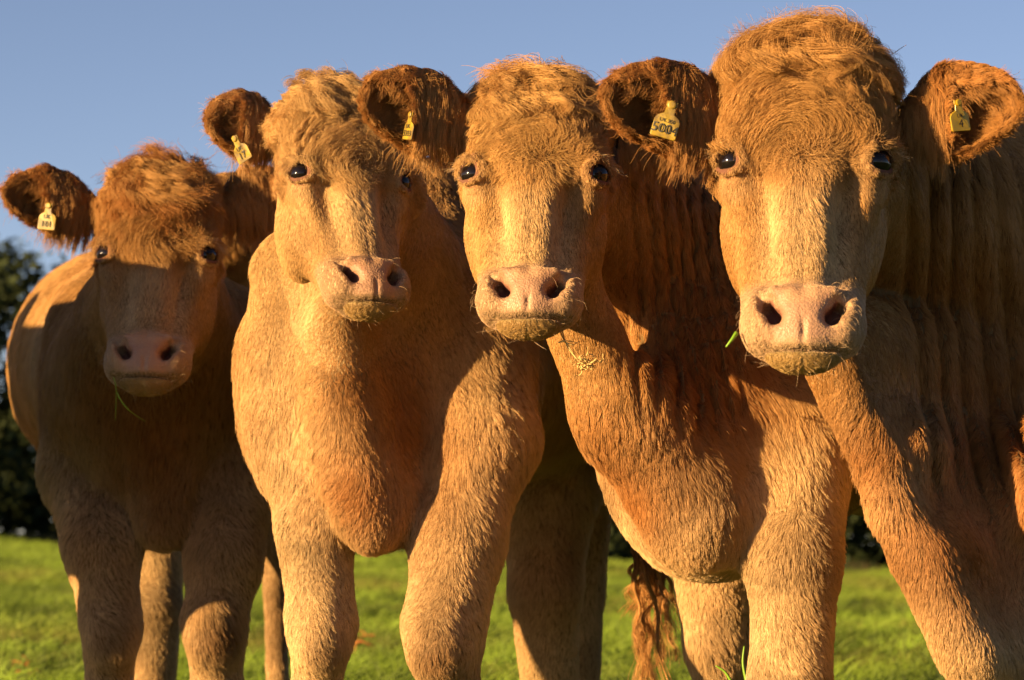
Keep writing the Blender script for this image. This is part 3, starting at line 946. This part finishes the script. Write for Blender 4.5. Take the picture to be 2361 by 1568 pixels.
if '4' in only:
    h4 = Head(1855, 362, 5.5, 1.10, 24, -5, 1, 1.10)
    cow('largest cow, at the right edge, with tall curly mop and yellow tags in both ears', h4, [
        ('c', (1950, 430, 5.78, 180), (2250, 640, 6.45, 390), .05),
        *ridge([(1900, 770, 50), (1930, 850, 46), (1978, 960, 46), (2040, 1070, 47), (2066, 1180, 48), (2135, 1290, 52), (2195, 1400, 58), (2255, 1520, 70)], 5.68, 6.35, 280, 200, 900, .95, .06, 15),
        ('e', (2560, 900, 6.5), (380, .30, 420), .10),
        ('e', (2105, 1035, 5.80), (85, .12, 75), .06), ('e', (2160, 1275, 5.78), (90, .13, 60), .06), ('c', (1980, 800, 5.75, 60), (2200, 830, 6.1, 150), .07),
        ('e', (2475, 1115, 5.84), (165, .18, 195), .11),
        ('c', (2600, 850, 6.5, 380), (3000, 850, 7.9, 380), .12),
        ('c', (2330, 1330, 5.95, 170), (2372, 1580, 5.85, 125), .08),
        ('c', (2372, 1580, 5.85, 125), ('g', 2370, 5.85, 75), .04),
        ('c', (2620, 1250, 6.2, 170), (2620, 1560, 6.2, 110), .06),
        ('c', (2620, 1560, 6.2, 110), ('g', 2620, 6.2, 65), .04),
        ('c', (3050, 900, 8.1, 230), ('g', 3080, 8.2, 50), .06)],
        add_folds(fold_fn(2040, 2420, 300, 1180, 5.9, 62, .026, .10, 6), lumps(.006, 5)),
        sty(tones=[(2200, 900, 5.9, 420, .8, RUST), (2250, 1250, 5.7, 200, .8, RUST), (2080, 1000, 5.6, 150, .8, RUST), (2440, 1110, 5.8, 180, .8, RUST)], whorl=(-.004, -.015), part=.15, noise=.50, flen=.028, curl=.26, cfreq=1.1, tcurl=.10,
            lock=(.085, 210000, .062, 1.6, 1.2, .42, .20, 1.2, .35), spin=.5), CREAM * .72 + RUST * .25,
        [((1690, 285, 5.62), (1388, 218, 5.5), 112, 0), ((2085, 285, 5.62), (2352, 225, 5.52), 112, .40)],
        [(1536, 286, 5.495, 62, .30, -.15, [('UK 350', .12, .20), ('5004', -.72, .52)]),
         (2214, 275, 5.47, 52, -.12, .45, [('UK', .15, .26), ('4', -.72, .52)])], seed=4)
    print('cow4', time.time() - T0)
if '2' in only:
    h2 = Head(815, 402, 6.5, .95, 31, 22, 3, 1.08)
    cow('cow with head turned aside and rough curly crown, second from left', h2, [
        ('c', (830, 470, 6.68, 140), (890, 760, 7.0, 270), .05),
        ('c', (690, 640, 6.85, 110), (700, 980, 6.85, 140), .07),
        *ridge([(775, 740, 42), (785, 860, 44), (795, 960, 46), (812, 1060, 48), (838, 1160, 46), (856, 1222, 38)], 6.66, 7.05, 170, 150, 760, .6, .08, 12),
        *ridge([(775, 740, 42), (785, 860, 44), (795, 960, 46), (812, 1060, 48), (838, 1140, 42)], 6.67, 6.93, -105, 105, 900, .72, .08, 9),
        ('e', (890, 910, 7.02), (280, .30, 300), .10),
        ('c', (960, 480, 7.2, 110), (960, 900, 7.1, 250), .08),
        ('c', (1080, 800, 6.95, 150), (1110, 1020, 6.8, 120), .07),
        ('c', (1110, 1020, 6.8, 120), (1062, 1240, 6.7, 92), .05),
        ('c', (1062, 1240, 6.7, 92), (1022, 1440, 6.62, 84), .04),
        ('c', (1022, 1440, 6.62, 86), (1035, 1590, 6.62, 62), .03),
        ('c', (1035, 1590, 6.62, 56), ('g', 1040, 6.65, 55), .03),
        ('c', (700, 980, 6.82, 115), (725, 1220, 6.75, 86), .05),
        ('c', (725, 1220, 6.75, 86), (740, 1430, 6.72, 76), .04),
        ('c', (740, 1430, 6.72, 76), (728, 1590, 6.72, 56), .03),
        ('e', (742, 1480, 6.67), (64, .07, 80), .03), ('e', (1008, 1490, 6.57), (74, .08, 90), .03),
        ('c', (728, 1590, 6.72, 52), ('g', 726, 6.75, 52), .03),
        ('c', (1000, 790, 7.3, 280), (1330, 838, 8.4, 305), .12),
        ('c', (1270, 1120, 7.9, 110), (1255, 1360, 7.8, 84), .05),
        ('c', (1255, 1360, 7.8, 84), (1268, 1620, 7.9, 66), .04),
        ('c', (1268, 1620, 7.9, 60), ('g', 1268, 7.9, 50), .03),
        ('c', (1330, 1120, 8.3, 80), ('g', 1325, 8.4, 40), .05)],
        lumps(.006, 8),
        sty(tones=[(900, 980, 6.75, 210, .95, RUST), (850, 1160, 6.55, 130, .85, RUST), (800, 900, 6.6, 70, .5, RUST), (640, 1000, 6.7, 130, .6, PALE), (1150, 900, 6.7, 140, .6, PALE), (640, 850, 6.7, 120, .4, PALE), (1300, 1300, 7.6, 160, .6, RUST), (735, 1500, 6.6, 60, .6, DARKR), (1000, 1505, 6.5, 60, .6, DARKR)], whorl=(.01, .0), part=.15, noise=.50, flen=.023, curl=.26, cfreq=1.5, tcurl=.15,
            lock=(.11, 190000, .058, 4.0, 1.8, 1.0, .26, 1.4, -.05)), CREAM * .75 + PALE * .27,
        [((640, 318, 6.72), (480, 262, 6.62), 80, 0), ((985, 300, 6.75), (1120, 300, 6.95), 80, 0)],
        [(556, 350, 6.59, 46, -.38, -.7, [('UK', .15, .3), ('17', -.72, .5)])], seed=2)
    print('cow2', time.time() - T0)
if '1' in only:
    h1 = Head(360, 578, 7.2, 1.0, 31, 1, 1, 1.11)
    cow('farthest cow, leftmost, with tousled red mop and its lower face in shade', h1, [
        ('c', (360, 640, 7.42, 140), (352, 860, 7.75, 235), .05),
        ('e', (355, 930, 7.9), (235, .28, 330), .08),
        ('c', (365, 900, 7.6, 50), (378, 1200, 7.65, 65), .10),
        ('c', (200, 760, 7.95, 85), (175, 1080, 7.85, 75), .07),
        ('c', (530, 760, 7.95, 95), (555, 1060, 7.8, 85), .07),
        ('c', (175, 1080, 7.85, 75), (235, 1270, 7.7, 78), .05),
        ('c', (235, 1270, 7.7, 78), (258, 1440, 7.65, 64), .04),
        ('c', (258, 1440, 7.65, 66), (255, 1590, 7.65, 46), .03),
        ('e', (258, 1480, 7.6), (56, .06, 66), .03), ('e', (492, 1470, 7.55), (56, .06, 70), .03),
        ('c', (255, 1590, 7.65, 44), ('g', 255, 7.7, 44), .03),
        ('c', (555, 1060, 7.8, 85), (515, 1290, 7.65, 80), .05),
        ('c', (515, 1290, 7.65, 80), (492, 1430, 7.6, 66), .04),
        ('c', (492, 1430, 7.6, 68), (500, 1590, 7.6, 48), .03),
        ('c', (500, 1590, 7.6, 46), ('g', 502, 7.65, 46), .03),
        ('c', (350, 850, 8.1, 240), (295, 845, 9.4, 275), .12),
        ('c', (530, 500, 8.3, 100), (420, 640, 9.0, 160), .10),
        ('c', (360, 1150, 9.3, 80), (358, 1400, 9.2, 54), .05),
        ('c', (358, 1400, 9.2, 54), ('g', 352, 9.2, 40), .04),
        ('c', (560, 950, 9.6, 90), (635, 1250, 9.6, 34), .05),
        ('c', (635, 1250, 9.6, 34), ('g', 650, 9.6, 24), .04)],
        lumps(.006, 9),
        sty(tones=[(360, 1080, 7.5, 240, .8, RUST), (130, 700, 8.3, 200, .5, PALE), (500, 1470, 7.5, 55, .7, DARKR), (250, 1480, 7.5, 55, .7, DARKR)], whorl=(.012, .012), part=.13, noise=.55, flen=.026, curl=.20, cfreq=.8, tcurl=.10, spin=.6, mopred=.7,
            lock=(.08, 190000, .095, 4.0, 1.0, .60, .16, .9, .25), bdens=140000), CREAM * .78 + RED * .16,
        [((222, 495, 7.35), (12, 432, 7.25), 76, 0), ((505, 485, 7.35), (690, 440, 7.4), 80, 0)],
        [(108, 507, 7.23, 44, .12, -.3, [('UK', .15, .3), ('101', -.72, .45)])], seed=1)
    print('cow1', time.time() - T0)

# ---------------------------------------------------------------- a fifth cow, left of the frame: its back shades the left-hand cow
def unproject(x, y, z):
    k = y
    a, b = x, z - CAM_H
    yc = y * CP + b * SP; zc = -y * SP + b * CP
    return CX + F_PX * x / yc, CY - F_PX * zc / yc, y
if '5' in only:
    sx, sy = -math.sin(SUN_AZ), -math.cos(SUN_AZ)
    def QT(q, t, z, r): return (q * (-sy) + t * sx, q * sx + t * sy, z, r)
    hx = QT(-8.75, -1.1, 1.48, 0)
    u_, v_, d_ = unproject(*hx[:3])
    h5 = Head(u_, v_, d_, 1.0, 30, -125, 0)
    TOP = 1.415
    cow('cow standing just outside the left edge, its back shading the left-hand cow', h5, [
        ('W', QT(-6.78, -1.85, TOP - .36, .33), QT(-7.65, -1.45, TOP - .36, .36), .1),
        ('W', QT(-7.75, -1.40, TOP - .17, .19), QT(-8.55, -1.15, 1.42, .15), .08),
        ('W', QT(-7.75, -1.40, 1.02, .19), QT(-8.55, -1.15, 1.26, .13), .08),
        ('W', QT(-6.62, -1.88, TOP - .17, .15), QT(-7.7, -1.45, TOP - .16, .16), .08),
        ('W', QT(-7.72, -1.5, .95, .14), QT(-7.60, -1.5, .03, .06), .06),
        ('W', QT(-7.90, -1.3, .95, .13), QT(-8.20, -1.3, .03, .06), .06),
        ('W', QT(-6.60, -2.0, .95, .17), QT(-6.60, -2.1, .03, .05), .06),
        ('W', QT(-6.85, -1.75, .95, .17), QT(-7.13, -1.70, .50, .075), .06),
        ('W', QT(-7.13, -1.70, .50, .075), QT(-7.13, -1.75, .03, .06), .06)],
        None, sty(), CREAM, [], [], seed=5, full=False, fine=.012)
    print('cow5', time.time() - T0)

# ---------------------------------------------------------------- the field
def ground_z(x, y):
    t = np.clip((y - 9.0) / 31.0, 0, 1)
    return t * (.29 - .035 * np.clip(x, -12, 12)) + .02 * np.sin(x * .9 + y * .37) * np.clip((y - 9) / 8, 0, 1)

gm, gt, gb = new_mat('turf')
gn = gt.nodes.new('ShaderNodeTexNoise'); gn.inputs['Scale'].default_value = 2.2; gn.inputs['Detail'].default_value = 8
gtc = gt.nodes.new('ShaderNodeTexCoord'); gt.links.new(gtc.outputs['Object'], gn.inputs['Vector'])
gr = gt.nodes.new('ShaderNodeValToRGB')
gr.color_ramp.elements[0].position = .35; gr.color_ramp.elements[0].color = (.045, .075, .010, 1)
gr.color_ramp.elements[1].position = .68; gr.color_ramp.elements[1].color = (.13, .18, .022, 1)
gt.links.new(gn.outputs[0], gr.inputs[0]); gt.links.new(gr.outputs[0], gb.inputs['Base Color'])
gb.inputs['Roughness'].default_value = .95; gb.inputs['Specular IOR Level'].default_value = .1
gx = np.concatenate([[-1500, -400, -120, -60, -30], np.arange(-18, 18.1, 1.0), [30, 60, 120, 400, 1500]])
gy = np.concatenate([[-300, -60, -10], np.arange(-2, 46, 1.0), [60, 100, 300, 1000, 2500]])
GX, GY = np.meshgrid(gx, gy, indexing='ij')
GV = np.stack([GX.ravel(), GY.ravel(), ground_z(GX.ravel(), GY.ravel())], 1)
i, j = np.meshgrid(np.arange(len(gx) - 1), np.arange(len(gy) - 1), indexing='ij'); i = i.ravel(); j = j.ravel(); ny_ = len(gy)
GQ = np.stack([i * ny_ + j, (i + 1) * ny_ + j, (i + 1) * ny_ + j + 1, i * ny_ + j + 1], 1)
obj('ground', make_mesh('ground', GV, GQ, gm), None, kind='structure')

grm = bpy.data.materials.new('grass_blade'); grm.use_nodes = True
t_ = grm.node_tree; b_ = t_.nodes['Principled BSDF']
a_ = t_.nodes.new('ShaderNodeAttribute'); a_.attribute_name = 'col'
t_.links.new(a_.outputs['Color'], b_.inputs['Base Color']); b_.inputs['Roughness'].default_value = .5
b_.inputs['Specular IOR Level'].default_value = .25
tr = t_.nodes.new('ShaderNodeBsdfTranslucent'); mx = t_.nodes.new('ShaderNodeMixShader'); mx.inputs[0].default_value = .35
t_.links.new(a_.outputs['Color'], tr.inputs['Color']); t_.links.new(b_.outputs[0], mx.inputs[1]); t_.links.new(tr.outputs[0], mx.inputs[2])
t_.links.new(mx.outputs[0], t_.nodes['Material Output'].inputs['Surface'])

def grass_patch(name, n, y0, y1, hgt, wid, label):
    y = np.sqrt(rng.random(n) * (y1 ** 2 - y0 ** 2) + y0 ** 2)
    x = (rng.random(n) * 2 - 1) * (y * .185 + .8)
    p = np.stack([x, y, ground_z(x, y)], 1).astype(f32)
    a = noise(p, 1.6, 50); bb = noise(p, 5, 51)
    H_ = hgt * (.55 + .9 * np.clip(a + .4 * bb + .35, 0, 1)) * (.6 + .8 * rng.random(n))
    dirn = nrm(np.stack([rng.standard_normal(n) + .5, rng.standard_normal(n), np.full(n, 1.7)], 1))
    s = np.linspace(0, 1, 4)
    pts = p[:, None] + dirn[:, None] * (H_[:, None] * s)[:, :, None]
    pts[:, :, 0] += (H_[:, None] * s ** 2) * (rng.standard_normal(n)[:, None] * .35 + .15)
    pts[:, :, 2] -= (H_[:, None] * s ** 2) * .18
    c = np.array((.150, .215, .022)) * (1 + .30 * a[:, None] + .15 * rng.standard_normal((n, 1)))
    dry = np.clip(noise(p, .9, 52)[:, None] * .7 - .12 + .2 * (rng.random((n, 1)) < .08), 0, .6)
    c = c * np.clip(1 + .9 * noise(p, 2.6, 53)[:, None], .35, 1.5)
    c = np.clip(c * (1 - dry) + np.array((.27, .21, .05)) * dry, .01, .6)
    w = wid * (.6 + .8 * rng.random(n)) * (y / 14.0) ** .7
    return hair_object(name, pts.astype(f32), w, w * .2, c, None, grm, label=label, category='grass', kind='stuff')
if 'g' in only:
    grass_patch('grass', int(260000 * DEV), 8.5, 41, .12, .0036, 'short bright green pasture grass behind and between the cows')

# ---------------------------------------------------------------- hedge trees at the far side
bark = plain('bark', (.07, .05, .035), .9, .1)[0]
leafm = bpy.data.materials.new('dark_leaf'); leafm.use_nodes = True
t_ = leafm.node_tree; b_ = t_.nodes['Principled BSDF']; a_ = t_.nodes.new('ShaderNodeAttribute'); a_.attribute_name = 'col'
t_.links.new(a_.outputs['Color'], b_.inputs['Base Color']); b_.inputs['Roughness'].default_value = .75; b_.inputs['Specular IOR Level'].default_value = .15

def tree_meshes(seed, H, W, n):
    r = np.random.default_rng(seed)
    # limbs
    V = []; Q = []
    def tube(a, b, ra, rb, m=7):
        a = np.array(a, float); b = np.array(b, float); d = nrm(b - a)
        u = nrm(np.cross(d, (0.3, .9, .2))); v = np.cross(d, u); o = len(V)
        for c, rr in ((a, ra), (b, rb)):
            for k in range(m):
                an = k / m * 6.283; V.append(c + (u * math.cos(an) + v * math.sin(an)) * rr)
        for k in range(m): Q.append((o + k, o + (k + 1) % m, o + m + (k + 1) % m, o + m + k))
    tips = []
    top = np.array((r.normal(0, .1), r.normal(0, .1), H * .55))
    tube((0, 0, -.1), (0, 0, H * .2), H * .035, H * .028); tube((0, 0, H * .2), top, H * .028, H * .015)
    for k in range(16):
        z = H * (.12 + .55 * r.random()); an = r.random() * 6.283
        e = np.array((math.cos(an) * W * .4 * r.uniform(.5, 1), math.sin(an) * W * .4 * r.uniform(.5, 1), z + H * r.uniform(.05, .3)))
        tube((0, 0, z), e, H * .012, H * .004, 5); tips.append(e)
    tips.append(top)
    # clumps of leaves
    cl = []
    for k in range(60):
        an = r.random() * 6.283; rr = math.sqrt(r.random()) * W * .5; z = r.uniform(.04, .95)
        prof = math.sqrt(max(0.05, 1 - abs(z - .42) ** 2 * 2.6))
        cl.append((math.cos(an) * rr * prof, math.sin(an) * rr * prof, z * H, r.uniform(.10, .24) * W))
    cl = np.array(cl)
    ci = r.integers(0, len(cl), n); d = nrm(r.standard_normal((n, 3))) * (r.random((n, 1)) ** .45)
    c = cl[ci, :3] + d * cl[ci, 3:4] * np.array((1, 1, .8)); c[:, 2] = np.maximum(c[:, 2], .02)
    s = r.uniform(.05, .10, n)[:, None]
    u = nrm(r.standard_normal((n, 3))); w = nrm(np.cross(u, r.standard_normal((n, 3))))
    LV = np.stack([c - u * s, c + w * s * .55, c + u * s, c - w * s * .55], 1).reshape(-1, 3)
    LQ = np.arange(4 * n).reshape(-1, 4)
    col = np.repeat(np.array((.020, .028, .009)) * (.6 + .9 * r.random((n, 1))), 4, 0)
    mt = make_mesh('trunk', np.array(V), np.array(Q), bark)
    ml = make_mesh('crown', LV, LQ, leafm, col, smooth=False)
    return mt, ml
if 'g' in only:
    hedge = [ # image column, distance, height, width, label
        (-95, 41, 3.9, 3.2, 'tall dark hedge tree at the far left behind the farthest cow'),
        (150, 43, 2.3, 2.6, 'low dark hedge bush behind the farthest cow, beside the tall tree'),
        (420, 43, 2.2, 2.8, 'dark hedge bush hidden mostly behind the left cow, seen above its legs'),
        (650, 43.5, 2.0, 2.6, 'dark hedge bush between the two left cows at grass level'),
        (900, 43, 2.1, 2.6, 'dark hedge bush seen through the gap under the brisket of the second cow'),
        (1140, 43.5, 2.1, 2.6, 'dark hedge bush behind the second cow and its far legs'),
        (1390, 43, 2.2, 2.6, 'dark hedge bush seen left of the hanging tail'),
        (1640, 43.5, 2.0, 2.6, 'dark hedge bush behind the tail and brisket of the third cow'),
        (1900, 43, 2.3, 2.6, 'dark hedge bush right of the front leg of the third cow'),
        (2130, 43, 2.1, 2.6, 'dark hedge bush in the gap beside the largest cow'),
        (2400, 43.5, 2.4, 2.8, 'dark hedge bush at the far right behind the largest cow')]
    kinds = [tree_meshes(101, 4.2, 3.4, 15000), tree_meshes(102, 2.2, 2.7, 6500), tree_meshes(103, 2.2, 2.7, 6500)]
    for k, (u, D, H, W, lab) in enumerate(hedge):
        mt, ml = kinds[0] if k == 0 else kinds[1 + k % 2]
        x = (u - CX) / F_PX * D
        r_ = empty('hedge_tree', (x, D, float(ground_z(np.array([x]), np.array([D]))[0])), lab, 'tree', 'dark trees of the hedge beyond the field')
        tk = obj('trunk', mt); cr = obj('crown', ml)
        for o in (tk, cr): o.parent = r_
        r_.scale = ((W / 3.4,) * 2 + (H / 4.2,)) if k == 0 else ((W / 2.7,) * 2 + (H / 2.2,))
        r_.rotation_euler[2] = k * 1.7
    # rank growth along the foot of the hedge
    n = 26000
    x = rng.uniform(-10, 10, n); y = rng.uniform(40.5, 42.3, n)
    p = np.stack([x, y, ground_z(x, y)], 1)
    H_ = rng.uniform(.05, .22, n) * (.6 + .6 * np.clip(noise(p.astype(f32), 1.1, 61) + .4, 0, 1))
    s = np.linspace(0, 1, 4)
    pts = p[:, None] + np.stack([rng.standard_normal((n, 1)) * .2 * H_[:, None] * s, rng.standard_normal((n, 1)) * .2 * H_[:, None] * s, H_[:, None] * s], 2)
    c = np.where(rng.random((n, 1)) < .35, np.array((.12, .09, .035)), np.array((.035, .05, .012)))
    hair_object('hedge_bottom_growth', pts.astype(f32), np.full(n, .006), np.full(n, .001), c, None, grm, label='rank dark grass and dry stems along the foot of the hedge', category='undergrowth', kind='stuff')
    print('field', time.time() - T0)

# ---------------------------------------------------------------- small things
def tubes(name, lines, rad, mat, m=5):
    V = []; F = []
    for ln in lines:
        ln = np.array(ln, float); o = len(V); k = len(ln)
        for i in range(k):
            d = nrm(ln[min(i + 1, k - 1)] - ln[max(i - 1, 0)]); u = nrm(np.cross(d, (.21, .93, .3))); v = np.cross(d, u)
            r = rad * (1 - .6 * i / (k - 1))
            for a in range(m):
                an = a / m * 6.283; V.append(tuple(ln[i] + (u * math.cos(an) + v * math.sin(an)) * r))
        for i in range(k - 1):
            for a in range(m): F.append((o + i * m + a, o + i * m + (a + 1) % m, o + (i + 1) * m + (a + 1) % m, o + (i + 1) * m + a))
        F.append(tuple(o + a for a in range(m))[::-1]); F.append(tuple(o + (k - 1) * m + a for a in range(m)))
    me = bpy.data.meshes.new(name); me.from_pydata(V, [], F); me.materials.append(mat)
    me.polygons.foreach_set('use_smooth', [True] * len(me.polygons)); me.update()
    return me
def spline(pts, n=14):
    pts = np.array(pts, float); t = np.linspace(0, len(pts) - 1, n); out = []
    for a in t:
        i = min(int(a), len(pts) - 2); f = a - i
        p0 = pts[max(i - 1, 0)]; p1 = pts[i]; p2 = pts[i + 1]; p3 = pts[min(i + 2, len(pts) - 1)]
        out.append(.5 * ((2 * p1) + (-p0 + p2) * f + (2 * p0 - 5 * p1 + 4 * p2 - p3) * f * f + (-p0 + 3 * p1 - 3 * p2 + p3) * f ** 3))
    return np.array(out)
hay_m = plain('dry_straw', (.55, .38, .15), .55, .3)[0]
green_m = plain('fresh_blade', (.16, .30, .02), .45, .4)[0]
if '3' in only:
    lines = [spline([P(1288, 742, 5.93), P(1296, 775, 5.92), P(1312, 800, 5.90), P(1336, 834, 5.92), P(1352, 850, 5.93)]),
             spline([P(1293, 745, 5.95), P(1304, 790, 5.93), P(1325, 822, 5.9), P(1345, 842, 5.9)]),
             spline([P(1288, 790, 5.9), P(1305, 786, 5.89), P(1330, 790, 5.9)]), spline([P(1297, 785, 5.9), P(1318, 795, 5.89), P(1334, 788, 5.91)])]
    rr = np.random.default_rng(5)
    for k in range(34):
        c = np.array((1352, 838)) + rr.normal(0, 1, 2) * (12, 8); a = rr.random() * 6.283; L = rr.uniform(12, 34); b = rr.normal(0, .9)
        pp = [c]; 
        for q in range(4): pp.append(pp[-1] + np.array((math.cos(a), math.sin(a))) * L / 4); a += b
        dd = 5.91 + rr.normal(0, .012)
        lines.append(spline([P(q[0], q[1], dd + i * rr.normal(0, .004)) for i, q in enumerate(pp)], 10))
    obj('hay_wisp', tubes('hay_wisp', lines, .0017, hay_m), None, label='tangle of dry hay stems hanging under the chin of the fringed cream cow', category='hay')
    lines = [spline([P(1248, 724, 5.86), P(1250, 735, 5.85), P(1251, 746, 5.85)]), spline([P(1280, 715, 5.9), P(1282, 740, 5.89), P(1286, 772, 5.89)])]
    obj('chewed_grass', tubes('chewed_grass', lines[:1], .0014, green_m), None, label='tiny green blade on the lower lip of the fringed cream cow', category='grass')
    obj('chewed_grass', tubes('chewed_grass', lines[1:], .0014, green_m), None, label='thin green blade hanging above the hay under the fringed cow', category='grass')
if '4' in only:
    obj('chewed_grass', tubes('chewed_grass', [spline([P(1698, 768, 5.38), P(1688, 782, 5.37), P(1674, 800, 5.37)], 8)], .0045, green_m), None,
        label='bright green blade sticking out of the lips of the largest cow', category='grass')
if '1' in only:
    obj('chewed_grass', tubes('chewed_grass', [spline([P(262, 870, 7.0), P(268, 900, 7.0), P(266, 970, 7.02)]), spline([P(270, 905, 7.0), P(290, 940, 7.0), P(335, 972, 7.05)]), spline([P(272, 915, 7.0), P(300, 948, 7.0)])], .0012, green_m), None,
        label='thin grass stems hanging from the mouth of the shaded left cow', category='grass')
if '2' in only:
    # matted tail switch
    L_ = []; 
    rr = np.random.default_rng(9); allp = []; 
    for k in range(26):
        u0 = 1478 + rr.normal(0, 14); u1 = 1452 + k * 4.6 + rr.normal(0, 8); v1 = rr.choice([1400, 1480, 1540, 1590, 1600]) + rr.normal(0, 20)
        m = 110; s = np.linspace(0, 1, 22); D0 = 7.35 + rr.normal(0, .05)
        amp = rr.uniform(4, 9); fr = rr.uniform(3, 6); ph = rr.random() * 6
        uu = u0 + (u1 - u0) * s ** .8 + amp * np.sin(s * fr * 6.28 * .7 + ph) * np.minimum(1, s * 3); vv = 1225 + (v1 - 1225) * s
        core = np.array([P(a, b, D0 + .012 * math.sin(i * .8)) for i, (a, b) in enumerate(zip(uu, vv))])
        rd = px(rr.uniform(3, 7), 7.3) * (np.sin(np.clip(s * 1.1 + .15, 0, 1) * math.pi) * .7 + .25)
        tw = rr.uniform(8, 16); a0 = rr.random(m) * 6.283; r0 = np.sqrt(rr.random(m))
        off = np.stack([np.cos(a0[:, None] + tw * s), np.sin(a0[:, None] + tw * s), 0 * s + 0 * a0[:, None]], 2) * (r0[:, None] * rd)[:, :, None]
        wl = core[None] + off; wl = wl + (rr.normal(0, 1, (m, 1, 3)) * px(9, 7.3) * (s ** 2)[None, :, None] * (rr.random((m, 1, 1)) < .25))
        allp.append(wl)
    tp = np.concatenate(allp); roots_ = [o for o in bpy.data.objects if o.type == 'EMPTY' and 'turned aside' in o.get('label', '')]
    tail = obj('tail', tubes('tail', [spline([P(1400, 640, 8.62), P(1480, 640, 8.80), P(1530, 800, 8.5), P(1500, 1050, 7.8), P(1478, 1270, 7.35)], 16)], .034, plain('tail_hide', (.20, .10, .04), .95, .1)[0], 9), roots_[0])
    hair_object('tail_switch', tp.astype(f32), np.full(len(tp), .0005), np.full(len(tp), .0002), np.clip(np.array((.46, .24, .085)) * (1 + .30 * rng.standard_normal((len(tp), 1))), .02, .8), tail)
if 'g' in only:
    lines = [spline([P(1722, 1575, 6.6), P(1713, 1530, 6.6), P(1716, 1490, 6.6)]), spline([P(1690, 1580, 6.5), P(1672, 1550, 6.5), P(1650, 1535, 6.5)])]
    lines = [np.concatenate([[ (l[0][0], l[0][1], .0)], l]) for l in lines]
    obj('grass_tuft', tubes('grass_tuft', lines, .004, green_m), None, label='two tall green grass blades beside the front leg of the third cow', category='grass tuft')
if 'g' in only:
    dock_m = plain('dry_dock', (.30, .11, .03), .8, .2)[0]
    rr = np.random.default_rng(21)
    for wu, wv, wD, wh, wl in ((62, 1568, 12.3, .09, 'small rusty dry dock stalk in the grass at the bottom left corner'), (815, 1492, 13.2, .08, 'dark dry stalk in the grass between the front legs of the second cow')):
        b0 = P(wu, wv + 20, wD); ls = [spline([b0, b0 + np.array((.01, 0, wh * .6)), b0 + np.array((-.005, 0, wh * 1.5))], 8)]
        for k in range(9):
            h_ = b0 + np.array((0, 0, wh * rr.uniform(.3, 1.3))); dx_ = rr.uniform(-.10, .10)
            ls.append(spline([h_, h_ + np.array((dx_ * .5, rr.normal(0, .01), .01)), h_ + np.array((dx_, rr.normal(0, .02), rr.uniform(-.01, .03)))], 6))
        obj('dock_stalk', tubes('dock_stalk', ls, .0045, dock_m), None, label=wl, category='weed')
print('all', time.time() - T0, sum(len(c.curves) for c in bpy.data.hair_curves))
